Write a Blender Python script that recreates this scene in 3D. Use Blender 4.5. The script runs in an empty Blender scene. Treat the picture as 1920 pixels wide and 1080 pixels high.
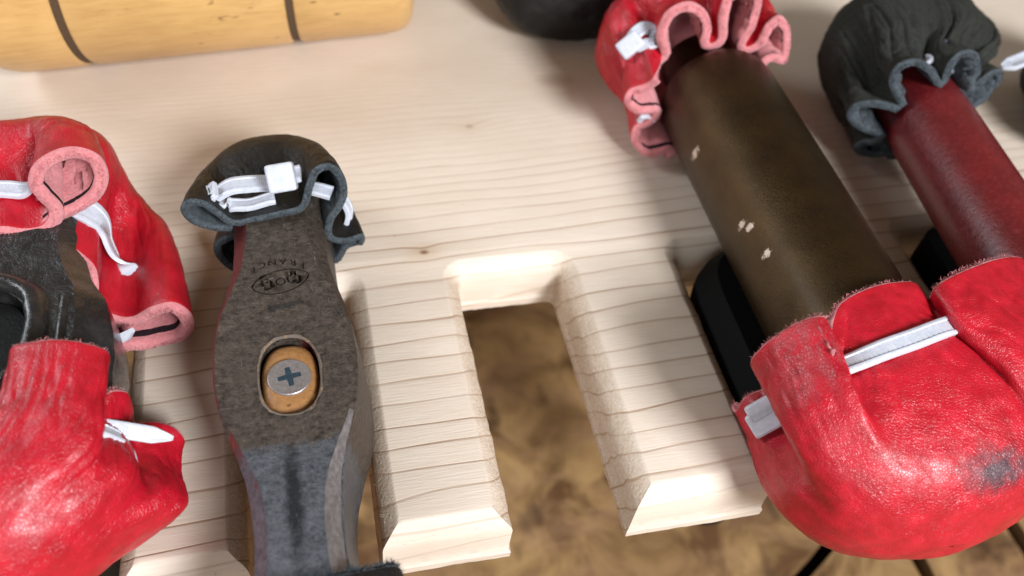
import bpy, bmesh, math, random
import numpy as np
from mathutils import Vector, Matrix, noise
from mathutils.bvhtree import BVHTree
from mathutils.geometry import tessellate_polygon

random.seed(11)
MM = 0.001                      # everything below is written in millimetres
sc = bpy.context.scene
col = sc.collection

# ------------------------------------------------------------------ camera
cam_d = bpy.data.cameras.new('camera')
cam = bpy.data.objects.new('camera', cam_d)
col.objects.link(cam)
right = Vector((0.97403106, -0.20879077, 0.08757797))
up = Vector((0.10381317, 0.75558842, 0.64676809))
fwd = Vector((0.2012121, 0.62088046, -0.75764183))
m3 = Matrix((right, up, -fwd)).transposed()
cam.matrix_world = Matrix.Translation(Vector((-30.128, -86.816, 179.176)) * MM) @ m3.to_4x4()
cam_d.sensor_width = 36.0
cam_d.lens = 1700.0 / 1920.0 * 36.0
cam_d.clip_start = 0.01
cam_d.clip_end = 20.0
cam_d.dof.use_dof = True
cam_d.dof.focus_distance = 0.196
cam_d.dof.aperture_fstop = 13.0
sc.camera = cam

# ------------------------------------------------------------------ light
world = bpy.data.worlds.new('World')
sc.world = world
world.use_nodes = True
bg = world.node_tree.nodes['Background']
bg.inputs['Color'].default_value = (1.0, 0.78, 0.56, 1)
bg.inputs['Strength'].default_value = 0.17


def area(name, loc, target, size, watts, color):
    d = bpy.data.lights.new(name, 'AREA')
    d.shape = 'RECTANGLE'
    d.size, d.size_y = size
    d.energy = watts
    d.color = color
    o = bpy.data.objects.new(name, d)
    col.objects.link(o)
    o.location = loc
    o.rotation_euler = (Vector(target) - Vector(loc)).to_track_quat('-Z', 'Y').to_euler()
    return o


area('window_light', (0.40, -0.80, 0.68), (0.03, 0.05, 0), (0.32, 0.32), 23.5, (0.93, 0.97, 1.0))
area('side_window_light', (-0.70, 0.42, 0.50), (0.05, 0.08, 0), (0.30, 0.40), 4.5, (0.86, 0.93, 1.0))
area('front_fill_light', (-0.42, -0.80, 0.42), (0.0, 0.0, 0), (0.55, 0.40), 2.5, (0.88, 0.95, 1.0))  # weak soft fill added from the front left, no source seen there

sc.view_settings.view_transform = 'Standard'
sc.view_settings.look = 'None'
sc.view_settings.exposure = 0.0
sc.view_settings.gamma = 1.0
sc.view_settings.use_curve_mapping = False
sc.render.engine = 'CYCLES'
sc.cycles.use_denoising = True
sc.cycles.max_bounces = 8


# ------------------------------------------------------------------ node helper
class NT:
    def __init__(self, name):
        self.m = bpy.data.materials.new(name)
        self.m.use_nodes = True
        self.t = self.m.node_tree
        self.t.nodes.clear()
        self.out = self.n('ShaderNodeOutputMaterial')
        self.bs = self.n('ShaderNodeBsdfPrincipled')
        self.l(self.bs.outputs[0], self.out.inputs[0])
        tc = self.n('ShaderNodeTexCoord')
        mp = self.n('ShaderNodeMapping')
        mp.inputs['Scale'].default_value = (1000, 1000, 1000)
        self.l(tc.outputs['Object'], mp.inputs[0])
        self.co = mp.outputs[0]

    def n(self, t, **kw):
        nd = self.t.nodes.new(t)
        for k, v in kw.items():
            setattr(nd, k, v)
        return nd

    def l(self, a, b):
        self.t.links.new(a, b)

    def put(self, sock, v):
        if isinstance(v, bpy.types.NodeSocket):
            self.l(v, sock)
        else:
            sock.default_value = v

    def math(self, op, a, b=0.0, c=None, clamp=False):
        nd = self.n('ShaderNodeMath', operation=op, use_clamp=clamp)
        self.put(nd.inputs[0], a)
        self.put(nd.inputs[1], b)
        if c is not None:
            self.put(nd.inputs[2], c)
        return nd.outputs[0]

    def scale(self, v, s, off=(0, 0, 0)):
        nd = self.n('ShaderNodeMapping')
        nd.inputs['Scale'].default_value = s
        nd.inputs['Location'].default_value = off
        self.l(v, nd.inputs[0])
        return nd.outputs[0]

    def noise(self, v, s=1.0, det=3.0, rough=0.55, dist=0.0):
        nd = self.n('ShaderNodeTexNoise')
        self.l(v, nd.inputs['Vector'])
        nd.inputs['Scale'].default_value = s
        nd.inputs['Detail'].default_value = det
        nd.inputs['Roughness'].default_value = rough
        nd.inputs['Distortion'].default_value = dist
        return nd.outputs['Fac']

    def voro(self, v, s=1.0, feature='DISTANCE_TO_EDGE'):
        nd = self.n('ShaderNodeTexVoronoi', feature=feature)
        self.l(v, nd.inputs['Vector'])
        nd.inputs['Scale'].default_value = s
        return nd.outputs['Distance']

    def ramp(self, f, stops, interp='LINEAR'):
        nd = self.n('ShaderNodeValToRGB')
        cr = nd.color_ramp
        cr.interpolation = interp
        while len(cr.elements) < len(stops):
            cr.elements.new(0.5)
        for e, (p, c) in zip(cr.elements, stops):
            e.position = p
            e.color = (c, c, c, 1) if isinstance(c, (int, float)) else (*c, 1)
        self.l(f, nd.inputs[0])
        return nd.outputs[0]

    def mix(self, f, a, b, blend='MIX'):
        nd = self.n('ShaderNodeMix', data_type='RGBA', blend_type=blend)
        self.put(nd.inputs[0], f)
        for i, v in ((6, a), (7, b)):
            if isinstance(v, tuple):
                v = (*v, 1) if len(v) == 3 else v
            self.put(nd.inputs[i], v)
        return nd.outputs[2]

    def bump(self, h, dist, strength=1.0, prev=None):
        nd = self.n('ShaderNodeBump')
        nd.inputs['Strength'].default_value = strength
        nd.inputs['Distance'].default_value = dist * MM
        self.l(h, nd.inputs['Height'])
        if prev is not None:
            self.l(prev, nd.inputs['Normal'])
        return nd.outputs[0]

    def spot(self, c, r, base=(0, 0, 0)):
        """distance from c in units of the radii r; c in world mm, base = origin of the thing"""
        c = tuple(a_ - b_ for a_, b_ in zip(c, base))
        mp = self.n('ShaderNodeVectorMath', operation='SUBTRACT')
        self.l(self.co, mp.inputs[0])
        mp.inputs[1].default_value = c
        dv = self.n('ShaderNodeVectorMath', operation='DIVIDE')
        self.l(mp.outputs[0], dv.inputs[0])
        dv.inputs[1].default_value = r
        ln = self.n('ShaderNodeVectorMath', operation='LENGTH')
        self.l(dv.outputs[0], ln.inputs[0])
        return ln.outputs['Value']

    def done(self, color=None, rough=None, normal=None, **kw):
        if color is not None:
            self.put(self.bs.inputs['Base Color'], (*color, 1) if isinstance(color, tuple) and len(color) == 3 else color)
        if rough is not None:
            self.put(self.bs.inputs['Roughness'], rough)
        if normal is not None:
            self.l(normal, self.bs.inputs['Normal'])
        for k, v in kw.items():
            self.put(self.bs.inputs[k], v)
        return self.m


# ------------------------------------------------------------------ materials
def mat_pine():
    t = NT('pine')
    sep = t.n('ShaderNodeSeparateXYZ')
    t.l(t.co, sep.inputs[0])
    x, y, z = sep.outputs
    warp = t.noise(t.scale(t.co, (0.008, 0.03, 0.03)), 1.0, 2.0)
    g = t.math('ADD', y, t.math('MULTIPLY', x, -0.045))
    g = t.math('ADD', g, t.math('MULTIPLY', z, 0.55))
    g = t.math('ADD', g, t.math('MULTIPLY', warp, 9.0))
    knots = [((50.1, 145.4, 0), 13.0, 5.0, 0.42), ((18.1, 125.3, 0), 4.5, 1.2, 0.5), ((-3.3, 75.5, 0), 3.2, 1.1, 1.0), ((140, 190, 0), 9, 2.5, 0.7)]
    kn = []
    for c, r, core, k in knots:
        d = t.spot(c, (r * 1.6, r, r * 3))
        e = t.math('POWER', 2.718, t.math('MULTIPLY', t.math('MULTIPLY', d, d), -1.4))
        g = t.math('ADD', g, t.math('MULTIPLY', e, r * 0.55))
        kn.append((t.math('MULTIPLY', t.ramp(t.spot(c, (core * 1.5, core, core * 3)), [(0.25, 1), (1.0, 0)]), k), t.math('MULTIPLY', e, 0.35 * k)))
    far = t.math('MAXIMUM', t.math('SUBTRACT', g, 82.0), 0.0)
    f = t.math('ADD', t.math('DIVIDE', g, 6.1), t.math('MULTIPLY', t.math('MULTIPLY', far, far), 0.0022))
    f = t.math('ADD', f, t.math('MULTIPLY', t.noise(t.scale(t.co, (0.014, 0.075, 0.075)), 1.0, 2.0), 0.85))
    fr = t.math('FRACT', f)
    line = t.ramp(fr, [(0.0, 0.05), (0.04, 0.0), (0.60, 0.03), (0.88, 0.16), (0.935, 0.9), (0.965, 1.0), (0.985, 0.5), (1.0, 0.05)])
    amp = t.ramp(t.noise(t.scale(t.co, (0.02, 0.12, 0.12), (3, 7, 1)), 1.0, 2.0), [(0.3, 0.35), (0.7, 1.0)])
    fade = t.ramp(t.math('DIVIDE', far, 40.0), [(0.0, 1.0), (1.0, 0.45)])
    line = t.math('MULTIPLY', t.math('MULTIPLY', line, amp), fade)
    geo0 = t.n('ShaderNodeNewGeometry')
    sn0 = t.n('ShaderNodeSeparateXYZ')
    t.l(geo0.outputs['Normal'], sn0.inputs[0])
    line = t.math('MULTIPLY', line, t.ramp(t.math('MULTIPLY', sn0.outputs[1], -1.0), [(0.3, 1.0), (0.8, 0.4)]))
    fib = t.noise(t.scale(t.co, (0.12, 2.2, 2.2)), 1.0, 4.0, 0.65)
    blot = t.noise(t.scale(t.co, (0.02, 0.05, 0.05)), 1.0, 3.0)
    c = t.mix(t.ramp(blot, [(0.3, 0), (0.7, 1)]), (0.75, 0.645, 0.555), (0.68, 0.57, 0.475))
    c = t.mix(t.math('MULTIPLY', t.ramp(fib, [(0.35, 0), (0.75, 1)]), 0.35), c, (0.55, 0.40, 0.26))
    c = t.mix(t.math('MULTIPLY', line, 0.85), c, (0.27, 0.13, 0.055))
    for k, halo in kn:
        c = t.mix(halo, c, (0.47, 0.28, 0.13))
        c = t.mix(t.math('MULTIPLY', k, 0.85), c, (0.17, 0.07, 0.03))
    # small dark flecks and pencil-thin vertical scribe
    fl = t.noise(t.scale(t.co, (0.25, 0.6, 0.6), (9, 2, 4)), 1.0, 1.0)
    c = t.mix(t.ramp(fl, [(0.80, 0), (0.84, 0.6)]), c, (0.22, 0.12, 0.06))
    # raw sawn and routed faces: end grain is coarser and drier
    geo = t.n('ShaderNodeNewGeometry')
    sn = t.n('ShaderNodeSeparateXYZ')
    t.l(geo.outputs['Normal'], sn.inputs[0])
    side = t.ramp(t.math('ABSOLUTE', sn.outputs[0]), [(0.45, 0), (0.75, 1)])
    eg = t.noise(t.scale(t.co, (1.0, 1.0, 1.0)), 1.3, 4.0, 0.7)
    c = t.mix(t.math('MULTIPLY', side, t.ramp(eg, [(0.35, 0.0), (0.75, 0.7)])), c, (0.42, 0.25, 0.11))
    h = t.math('ADD', t.math('MULTIPLY', fib, 0.6), t.math('MULTIPLY', line, -0.6))
    h2 = t.math('MULTIPLY', t.math('MULTIPLY', eg, side), 1.6)
    b = t.bump(t.math('ADD', h, h2), 0.22, 0.8)
    return t.done(c, t.ramp(fib, [(0.3, 0.50), (0.8, 0.68)]), b)


def mat_leather(name, a, b, rough=0.36, grain=1.7, stain=None, coat=0.15, lift=0.03, spec=0.45):
    t = NT(name)
    wob = t.noise(t.co, 0.22, 3.0)
    tint = t.mix(t.ramp(wob, [(0.3, 0), (0.72, 1)]), a, b)
    sc_ = t.n('ShaderNodeVectorMath', operation='ADD')
    t.l(t.co, sc_.inputs[0])
    nv = t.n('ShaderNodeTexNoise')
    t.l(t.co, nv.inputs['Vector'])
    nv.inputs['Scale'].default_value = 0.5
    t.l(nv.outputs['Color'], sc_.inputs[1])
    peb = t.ramp(t.voro(sc_.outputs[0], grain), [(0.0, 0.0), (0.16, 1.0)])
    fine = t.noise(t.co, 3.2, 4.0, 0.7)
    tint = t.mix(t.math('MULTIPLY', t.math('SUBTRACT', 1.0, peb), 0.05), tint, tuple(min(1, v * 1.7 + lift) for v in a))  # pebble edges tinted lighter, light caught on the grain put into the colour
    tint = t.mix(t.ramp(fine, [(0.55, 0), (0.85, 0.18)]), tint, tuple(v * 0.55 for v in a))
    scuff = t.ramp(t.noise(t.scale(t.co, (0.5, 0.35, 0.5)), 1.0, 6.0, 0.75), [(0.64, 0), (0.82, 0.30)])
    tint = t.mix(t.math('MULTIPLY', scuff, 0.35), tint, tuple(min(1, v * 1.2 + lift) for v in a))
    if stain:
        cpt, rr = stain
        d = t.math('ADD', t.spot(cpt, rr, (84, 30, 0)), t.math('MULTIPLY', t.math('SUBTRACT', t.noise(t.co, 0.35, 5.0, 0.7), 0.5), 1.5))
        tint = t.mix(t.ramp(d, [(0.25, 0.92), (1.0, 0.0)]), tint, (0.030, 0.022, 0.030))
    wr = t.noise(t.scale(t.co, (0.16, 0.09, 0.16)), 1.0, 3.0, 0.55, 0.8)
    n = t.bump(wr, 0.8, 0.22)
    n = t.bump(t.math('ADD', peb, t.math('MULTIPLY', fine, 0.5)), 0.055, 0.8, n)
    r = t.ramp(t.noise(t.co, 0.5, 4.0, 0.7), [(0.3, rough - 0.04), (0.75, rough + 0.16)])
    return t.done(tint, r, n, **{'Coat Weight': coat, 'Coat Roughness': 0.35, 'Specular IOR Level': spec})


def mat_suede(name, a, b, sheen=0.25):
    t = NT(name)
    f = t.noise(t.scale(t.co, (1, 1, 1)), 1.6, 5.0, 0.75, 0.6)
    g = t.noise(t.co, 0.35, 3.0)
    c = t.mix(t.ramp(f, [(0.30, 0), (0.72, 1)]), a, b)
    c = t.mix(t.ramp(g, [(0.35, 0), (0.8, 0.45)]), c, tuple(v * 0.6 for v in a))
    n = t.bump(f, 0.55, 1.0)
    return t.done(c, 0.95, n, **{'Sheen Weight': sheen, 'Sheen Roughness': 0.5, 'Specular IOR Level': 0.15})


def mat_nylon():
    t = NT('nylon')
    f = t.noise(t.co, 0.8, 3.0)
    c = t.mix(t.ramp(f, [(0.3, 0), (0.7, 1)]), (0.60, 0.61, 0.68), (0.50, 0.52, 0.60))
    n = t.bump(t.noise(t.co, 2.0, 2.0), 0.05, 0.6)
    return t.done(c, 0.32, n, **{'Subsurface Weight': 0.35, 'Subsurface Radius': (0.002, 0.002, 0.0025), 'Subsurface Scale': 0.6})


def mat_worn_steel():
    """hammer with the rivet screw: brown patina, bare grey striking end, red traces on its bevels"""
    t = NT('worn_steel')
    sep = t.n('ShaderNodeSeparateXYZ')
    t.l(t.co, sep.inputs[0])
    y = sep.outputs[1]
    f1 = t.noise(t.scale(t.co, (0.7, 1.0, 1)), 0.9, 7.0, 0.8)
    f2 = t.noise(t.co, 0.22, 4.0, 0.6)
    pat = t.mix(t.ramp(f1, [(0.36, 0), (0.66, 1)]), (0.020, 0.015, 0.012), (0.165, 0.127, 0.102))
    spk = t.ramp(t.noise(t.co, 1.5, 4.0, 0.8), [(0.63, 0), (0.74, 0.7)])
    pat = t.mix(spk, pat, (0.40, 0.33, 0.28))
    pat = t.mix(t.ramp(f2, [(0.35, 0), (0.75, 0.6)]), pat, (0.060, 0.045, 0.036))
    bare = t.mix(t.ramp(f1, [(0.34, 0), (0.68, 1)]), (0.055, 0.060, 0.074), (0.20, 0.21, 0.235))
    # a ragged dark stripe down the middle of the bare end
    bare = t.mix(t.math('MULTIPLY', t.ramp(t.math('ADD', t.spot((-1.6, -44.0, 24), (2.2, 17.0, 30)), t.math('MULTIPLY', t.math('SUBTRACT', t.noise(t.co, 0.5, 5.0, 0.8), 0.5), 1.6)), [(0.35, 1), (1.0, 0)]), 0.85), bare, (0.018, 0.018, 0.022))
    edge = t.math('ADD', t.math('MULTIPLY', y, -0.45), t.math('MULTIPLY', t.math('SUBTRACT', t.noise(t.co, 0.30, 3.0), 0.5), 3.0))
    k = t.ramp(t.math('ADD', edge, -14.2), [(0.0, 0), (1.0, 1)])
    c = t.mix(k, pat, bare)
    geo = t.n('ShaderNodeNewGeometry')
    sn = t.n('ShaderNodeSeparateXYZ')
    t.l(geo.outputs['Normal'], sn.inputs[0])
    left = t.ramp(t.math('MULTIPLY', sn.outputs[0], -1.0), [(0.30, 0), (0.50, 1)])
    paint = t.ramp(t.math('ADD', t.noise(t.scale(t.co, (0.3, 0.12, 0.3)), 1.0, 4.0), t.math('MULTIPLY', t.math('MAXIMUM', t.math('MULTIPLY', y, -0.03), 0.0), -0.25)), [(0.24, 0), (0.34, 1)])
    stampfree = t.ramp(t.spot((-39.5, 49.5, 24.0), (8.6, 9.0, 9.0), (-38, 40, 0)), [(0.90, 0), (1.0, 1)])
    paint = t.math('MULTIPLY', paint, stampfree)
    c = t.mix(t.math('MULTIPLY', t.math('MULTIPLY', left, paint), 0.85), c, (0.16, 0.022, 0.022))
    pt = t.n('ShaderNodeNewGeometry').outputs['Pointiness']
    scr = t.ramp(t.noise(t.scale(t.co, (2.4, 0.22, 1.0)), 1.0, 4.0, 0.7), [(0.64, 0), (0.72, 0.6)])
    c = t.mix(scr, c, (0.42, 0.37, 0.33))
    rot = t.n('ShaderNodeMapping')
    rot.inputs['Rotation'].default_value = (0, 0, 0.9)
    rot.inputs['Scale'].default_value = (0.12, 2.6, 1.0)
    t.l(t.co, rot.inputs[0])
    scr2 = t.ramp(t.noise(rot.outputs[0], 1.0, 3.0, 0.7), [(0.68, 0), (0.74, 0.7)])
    c = t.mix(scr2, c, (0.42, 0.38, 0.34))
    n = t.bump(t.noise(t.co, 1.6, 5.0, 0.75), 0.28, 0.8)
    n = t.bump(f1, 0.15, 0.6, n)
    r = t.math('ADD', t.ramp(f1, [(0.3, 0.46), (0.8, 0.66)]), t.math('MULTIPLY', k, -0.12))
    return t.done(c, r, n, Metallic=t.math('ADD', 0.55, t.math('MULTIPLY', k, 0.25)))


def mat_polished(name='bright_steel'):
    t = NT(name)
    f = t.noise(t.scale(t.co, (1, 0.5, 1)), 1.3, 5.0, 0.7)
    c = t.mix(t.ramp(f, [(0.3, 0), (0.75, 1)]), (0.36, 0.34, 0.35), (0.62, 0.61, 0.63))
    return t.done(c, t.ramp(f, [(0.3, 0.30), (0.8, 0.5)]), t.bump(f, 0.15, 0.7), Metallic=0.85)


def mat_painted(name, a, b, rough=0.35, metallic=0.0, bump=0.3, bscale=1.2, chips=None, coat=0.0, chipcol=(0.62, 0.55, 0.48), chipth=0.70):
    t = NT(name)
    f1 = t.noise(t.co, 0.12, 4.0, 0.6)
    f2 = t.noise(t.co, bscale, 5.0, 0.7)
    c = t.mix(t.ramp(f1, [(0.32, 0), (0.70, 1)]), a, b)
    c = t.mix(t.ramp(f2, [(0.48, 0), (0.72, 0.6)]), c, tuple(v * 1.9 + 0.008 for v in b))
    if chips:
        for cpt, rr in chips:
            d = t.math('ADD', t.spot(cpt, (rr * 1.6, rr, rr * 1.6), (84, 30, 0)), t.math('MULTIPLY', t.math('SUBTRACT', t.noise(t.co, 0.8, 5.0, 0.85), 0.5), 4.0))
            c = t.mix(t.ramp(d, [(0.45, 1), (0.62, 0)]), c, chipcol)
    sp = t.ramp(t.noise(t.co, 0.9, 3.0, 0.8), [(chipth, 0), (chipth + 0.03, 0.7)])
    c = t.mix(sp, c, tuple(v * 0.5 for v in chipcol))
    n = t.bump(f2, bump, 0.8)
    return t.done(c, t.ramp(f2, [(0.3, rough - 0.06), (0.8, rough + 0.16)]), n, Metallic=metallic, **{'Coat Weight': coat, 'Coat Roughness': 0.25})


def mat_wood(name, a, b, dark, axis='X', rough=0.4, coat=0.25, s=1.0):
    t = NT(name)
    k = {'X': (0.05, 0.6, 0.6), 'Z': (0.6, 0.6, 0.05)}[axis]
    f = t.noise(t.scale(t.co, tuple(v * s for v in k)), 1.0, 5.0, 0.65, 0.4)
    g = t.noise(t.scale(t.co, tuple(v * 2.6 * s for v in k)), 1.0, 3.0, 0.7)
    h = t.noise(t.co, 0.045 * s, 2.0)
    c = t.mix(t.ramp(f, [(0.3, 0), (0.7, 1)]), a, b)
    c = t.mix(t.ramp(h, [(0.35, 0), (0.75, 0.6)]), c, tuple(v * 1.15 for v in a))
    c = t.mix(t.ramp(g, [(0.62, 0), (0.80, 0.55)]), c, dark)
    fl = t.noise(t.scale(t.co, tuple(v * 2 * s for v in (0.10, 0.22, 0.22)), (5, 1, 2)), 1.0, 1.5)
    c = t.mix(t.ramp(fl, [(0.70, 0), (0.77, 0.9)]), c, dark)
    return t.done(c, rough, t.bump(f, 0.25, 0.6), **{'Coat Weight': coat, 'Coat Roughness': 0.3})


def mat_block():
    t = NT('old_oak')
    f = t.noise(t.co, 0.030, 4.0, 0.6, 0.8)
    g = t.noise(t.scale(t.co, (0.022, 0.06, 0.05), (4, 9, 2)), 1.0, 3.0, 0.6)
    d = t.noise(t.scale(t.co, (0.07, 0.045, 0.06), (1, 3, 2)), 1.0, 1.5, 0.5)
    c = t.mix(t.ramp(f, [(0.38, 0), (0.62, 1)]), (0.11, 0.050, 0.016), (0.38, 0.23, 0.095))
    c = t.mix(t.ramp(g, [(0.45, 0), (0.75, 0.7)]), c, (0.37, 0.215, 0.115))
    c = t.mix(t.ramp(d, [(0.60, 0), (0.74, 0.85)]), c, (0.05, 0.022, 0.010))
    return t.done(c, 0.6, t.bump(f, 1.5, 0.6))


def mat_plain(name, c, rough=0.9, **kw):
    t = NT(name)
    f = t.noise(t.co, 1.3, 4.0, 0.7)
    cc = t.mix(t.ramp(f, [(0.3, 0), (0.75, 1)]), c, tuple(v * 0.6 for v in c))
    return t.done(cc, rough, t.bump(f, 0.2, 0.7), **kw)


PINE = mat_pine()
RED = mat_leather('red_leather', (0.50, 0.007, 0.022), (0.33, 0.003, 0.010), rough=0.33)
RED_STAIN = mat_leather('stained_red_leather', (0.50, 0.007, 0.022), (0.33, 0.003, 0.010), rough=0.33, stain=((94.5, -23.0, 29.5), (11.0, 5.5, 6.0)))
PINK = mat_suede('red_suede', (0.66, 0.17, 0.19), (0.84, 0.36, 0.37))
BLACK = mat_leather('black_leather', (0.010, 0.009, 0.008), (0.006, 0.0055, 0.0055), rough=0.42, lift=0.003, coat=0.0, spec=0.28)
BLACKSUEDE = mat_suede('black_suede', (0.022, 0.028, 0.034), (0.14, 0.165, 0.185), 0.04)
GREYSUEDE = mat_suede('grey_suede', (0.052, 0.053, 0.044), (0.005, 0.005, 0.005), 0.02)
SOOT = mat_suede('edge_dye', (0.012, 0.010, 0.012), (0.05, 0.02, 0.025), 0.0)
NYLON = mat_nylon()
STEEL = mat_worn_steel()
BRIGHT = mat_polished()
IRON = mat_painted('black_iron', (0.013, 0.013, 0.014), (0.024, 0.023, 0.022), rough=0.20, metallic=0.25, bump=0.6, bscale=0.36, coat=0.6, chipth=0.80, chipcol=(0.2, 0.19, 0.18))
BLACKIRON = mat_plain('slot_shade_iron', (0.005, 0.005, 0.005), 0.55, **{'Specular IOR Level': 0.05})  # near-black with little gloss, standing in for the deep shade in the slots
BRONZE = mat_painted('brown_enamel', (0.070, 0.041, 0.016), (0.040, 0.024, 0.010), rough=0.31, metallic=0.8, bump=0.20, bscale=2.0, coat=0.06,
                     chips=[((71.3, 82.9, 21.1), 1.7), ((72.2, 52.8, 23.8), 1.3), ((72.9, 50.2, 25.5), 1.4), ((73.2, 40.7, 26.1), 1.3)], chipth=0.77)
MAROON = mat_painted('maroon_enamel', (0.15, 0.010, 0.012), (0.10, 0.008, 0.010), rough=0.30, bump=0.2, bscale=0.8, chipth=0.72, chipcol=(0.45, 0.36, 0.34), coat=0.3)
MALLETWOOD = mat_wood('varnished_beech', (0.62, 0.38, 0.145), (0.47, 0.255, 0.08), (0.22, 0.10, 0.03), 'X')
GROOVE = mat_plain('dark_groove', (0.10, 0.055, 0.025))  # darker brown for the ring grooves
ASH = mat_wood('handle_ash', (0.34, 0.165, 0.055), (0.24, 0.10, 0.030), (0.10, 0.04, 0.012), 'Z', rough=0.5, s=2.0)
BLACKHANDLE = mat_plain('black_handle', (0.010, 0.010, 0.010), 0.45, **{'Specular IOR Level': 0.2})
TORN = mat_painted('torn_varnish', (0.17, 0.13, 0.10), (0.050, 0.037, 0.030), rough=0.6, bump=0.4, bscale=1.4, chipth=0.58, chipcol=(0.75, 0.42, 0.18))
STAMPDARK = mat_painted('stamped_groove', (0.008, 0.006, 0.005), (0.022, 0.017, 0.014), rough=0.7, bump=0.3, bscale=1.3, chipth=0.66, chipcol=(0.25, 0.21, 0.18))
ZINC = mat_painted('zinc', (0.42, 0.38, 0.37), (0.30, 0.27, 0.27), rough=0.38, metallic=0.75, bump=0.06, bscale=2.0, chipth=0.9)
BLUESTEEL = mat_plain('blue_recess', (0.10, 0.17, 0.24), 0.3, Metallic=0.8)
BLOCK = mat_block()
CRACK = mat_plain('crack_dark', (0.012, 0.007, 0.004))


# ------------------------------------------------------------------ object helpers
def thing(name, base, label, cat, group=None):
    o = bpy.data.objects.new(name, None)
    o.empty_display_size = 0.01
    col.objects.link(o)
    o.location = Vector(base) * MM
    o['label'] = label
    o['category'] = cat
    if group:
        o['group'] = group
    o['base'] = [float(v) for v in base]
    return o


def root_base(o):
    while o.parent is not None:
        o = o.parent
    return Vector(o['base'])


def obj(name, verts, faces, mats, parent, idx=None, smooth=True, label=None):
    """verts in world millimetres; the part's origin is its thing's base"""
    b = root_base(parent) if parent is not None else Vector((0, 0, 0))
    me = bpy.data.meshes.new(name)
    v = (np.asarray(verts, dtype=float) - np.array(b)) * MM
    me.from_pydata(v.tolist(), [], [list(f) for f in faces])
    if not isinstance(mats, (list, tuple)):
        mats = [mats]
    for m in mats:
        me.materials.append(m)
    if idx is not None:
        me.polygons.foreach_set('material_index', idx)
    me.polygons.foreach_set('use_smooth', [smooth] * len(me.polygons))
    me.update()
    o = bpy.data.objects.new(name, me)
    col.objects.link(o)
    if parent is not None:
        o.parent = parent
    if label:
        o['label'] = label
    return o


def smooth_angle(o, deg=38):
    me = o.data
    bm = bmesh.new()
    bm.from_mesh(me)
    a = math.radians(deg)
    for e in bm.edges:
        e.smooth = not (len(e.link_faces) == 2 and e.calc_face_angle(0) > a)
    for f in bm.faces:
        f.smooth = True
    bm.to_mesh(me)
    bm.free()


def catmull(P, t, closed):
    """sample control points P (n,k) at parameters t (in control-point units)"""
    P = np.asarray(P, float)
    n = len(P)
    i = np.floor(t).astype(int)
    u = (t - i)[:, None]
    if closed:
        g = lambda k: P[(i + k) % n]
    else:
        g = lambda k: P[np.clip(i + k, 0, n - 1)]
    p0, p1, p2, p3 = g(-1), g(0), g(1), g(2)
    return 0.5 * (2 * p1 + (p2 - p0) * u + (2 * p0 - 5 * p1 + 4 * p2 - p3) * u ** 2 + (3 * p1 - p0 - 3 * p2 + p3) * u ** 3)


def even_closed(P, n):
    """n samples evenly spaced along the closed curve; P may carry extra columns"""
    P = np.asarray(P, float)
    t = np.linspace(0, len(P), 4000, endpoint=False)
    q = catmull(P, t, True)
    d = np.linalg.norm(np.diff(np.vstack([q, q[:1]])[:, :3], axis=0), axis=1)
    s = np.concatenate([[0], np.cumsum(d)])
    want = np.linspace(0, s[-1], n, endpoint=False)
    tt = np.interp(want, s, np.concatenate([t, [len(P)]]))
    return catmull(P, tt, True)


def super_pt(th, rx, rz, e):
    c, s = np.cos(th), np.sin(th)
    return np.sign(c) * np.abs(c) ** (2 / e) * rx, np.sign(s) * np.abs(s) ** (2 / e) * rz


def fnoise(v, s, seed=0.0):
    return noise.noise(Vector((v[0] * s + seed, v[1] * s, v[2] * s)))


def grid_normals(G):
    du = np.roll(G, -1, axis=1) - np.roll(G, 1, axis=1)
    dv = np.gradient(G, axis=0)
    n = np.cross(du, dv)
    return n / np.maximum(np.linalg.norm(n, axis=2, keepdims=True), 1e-9)


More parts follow.
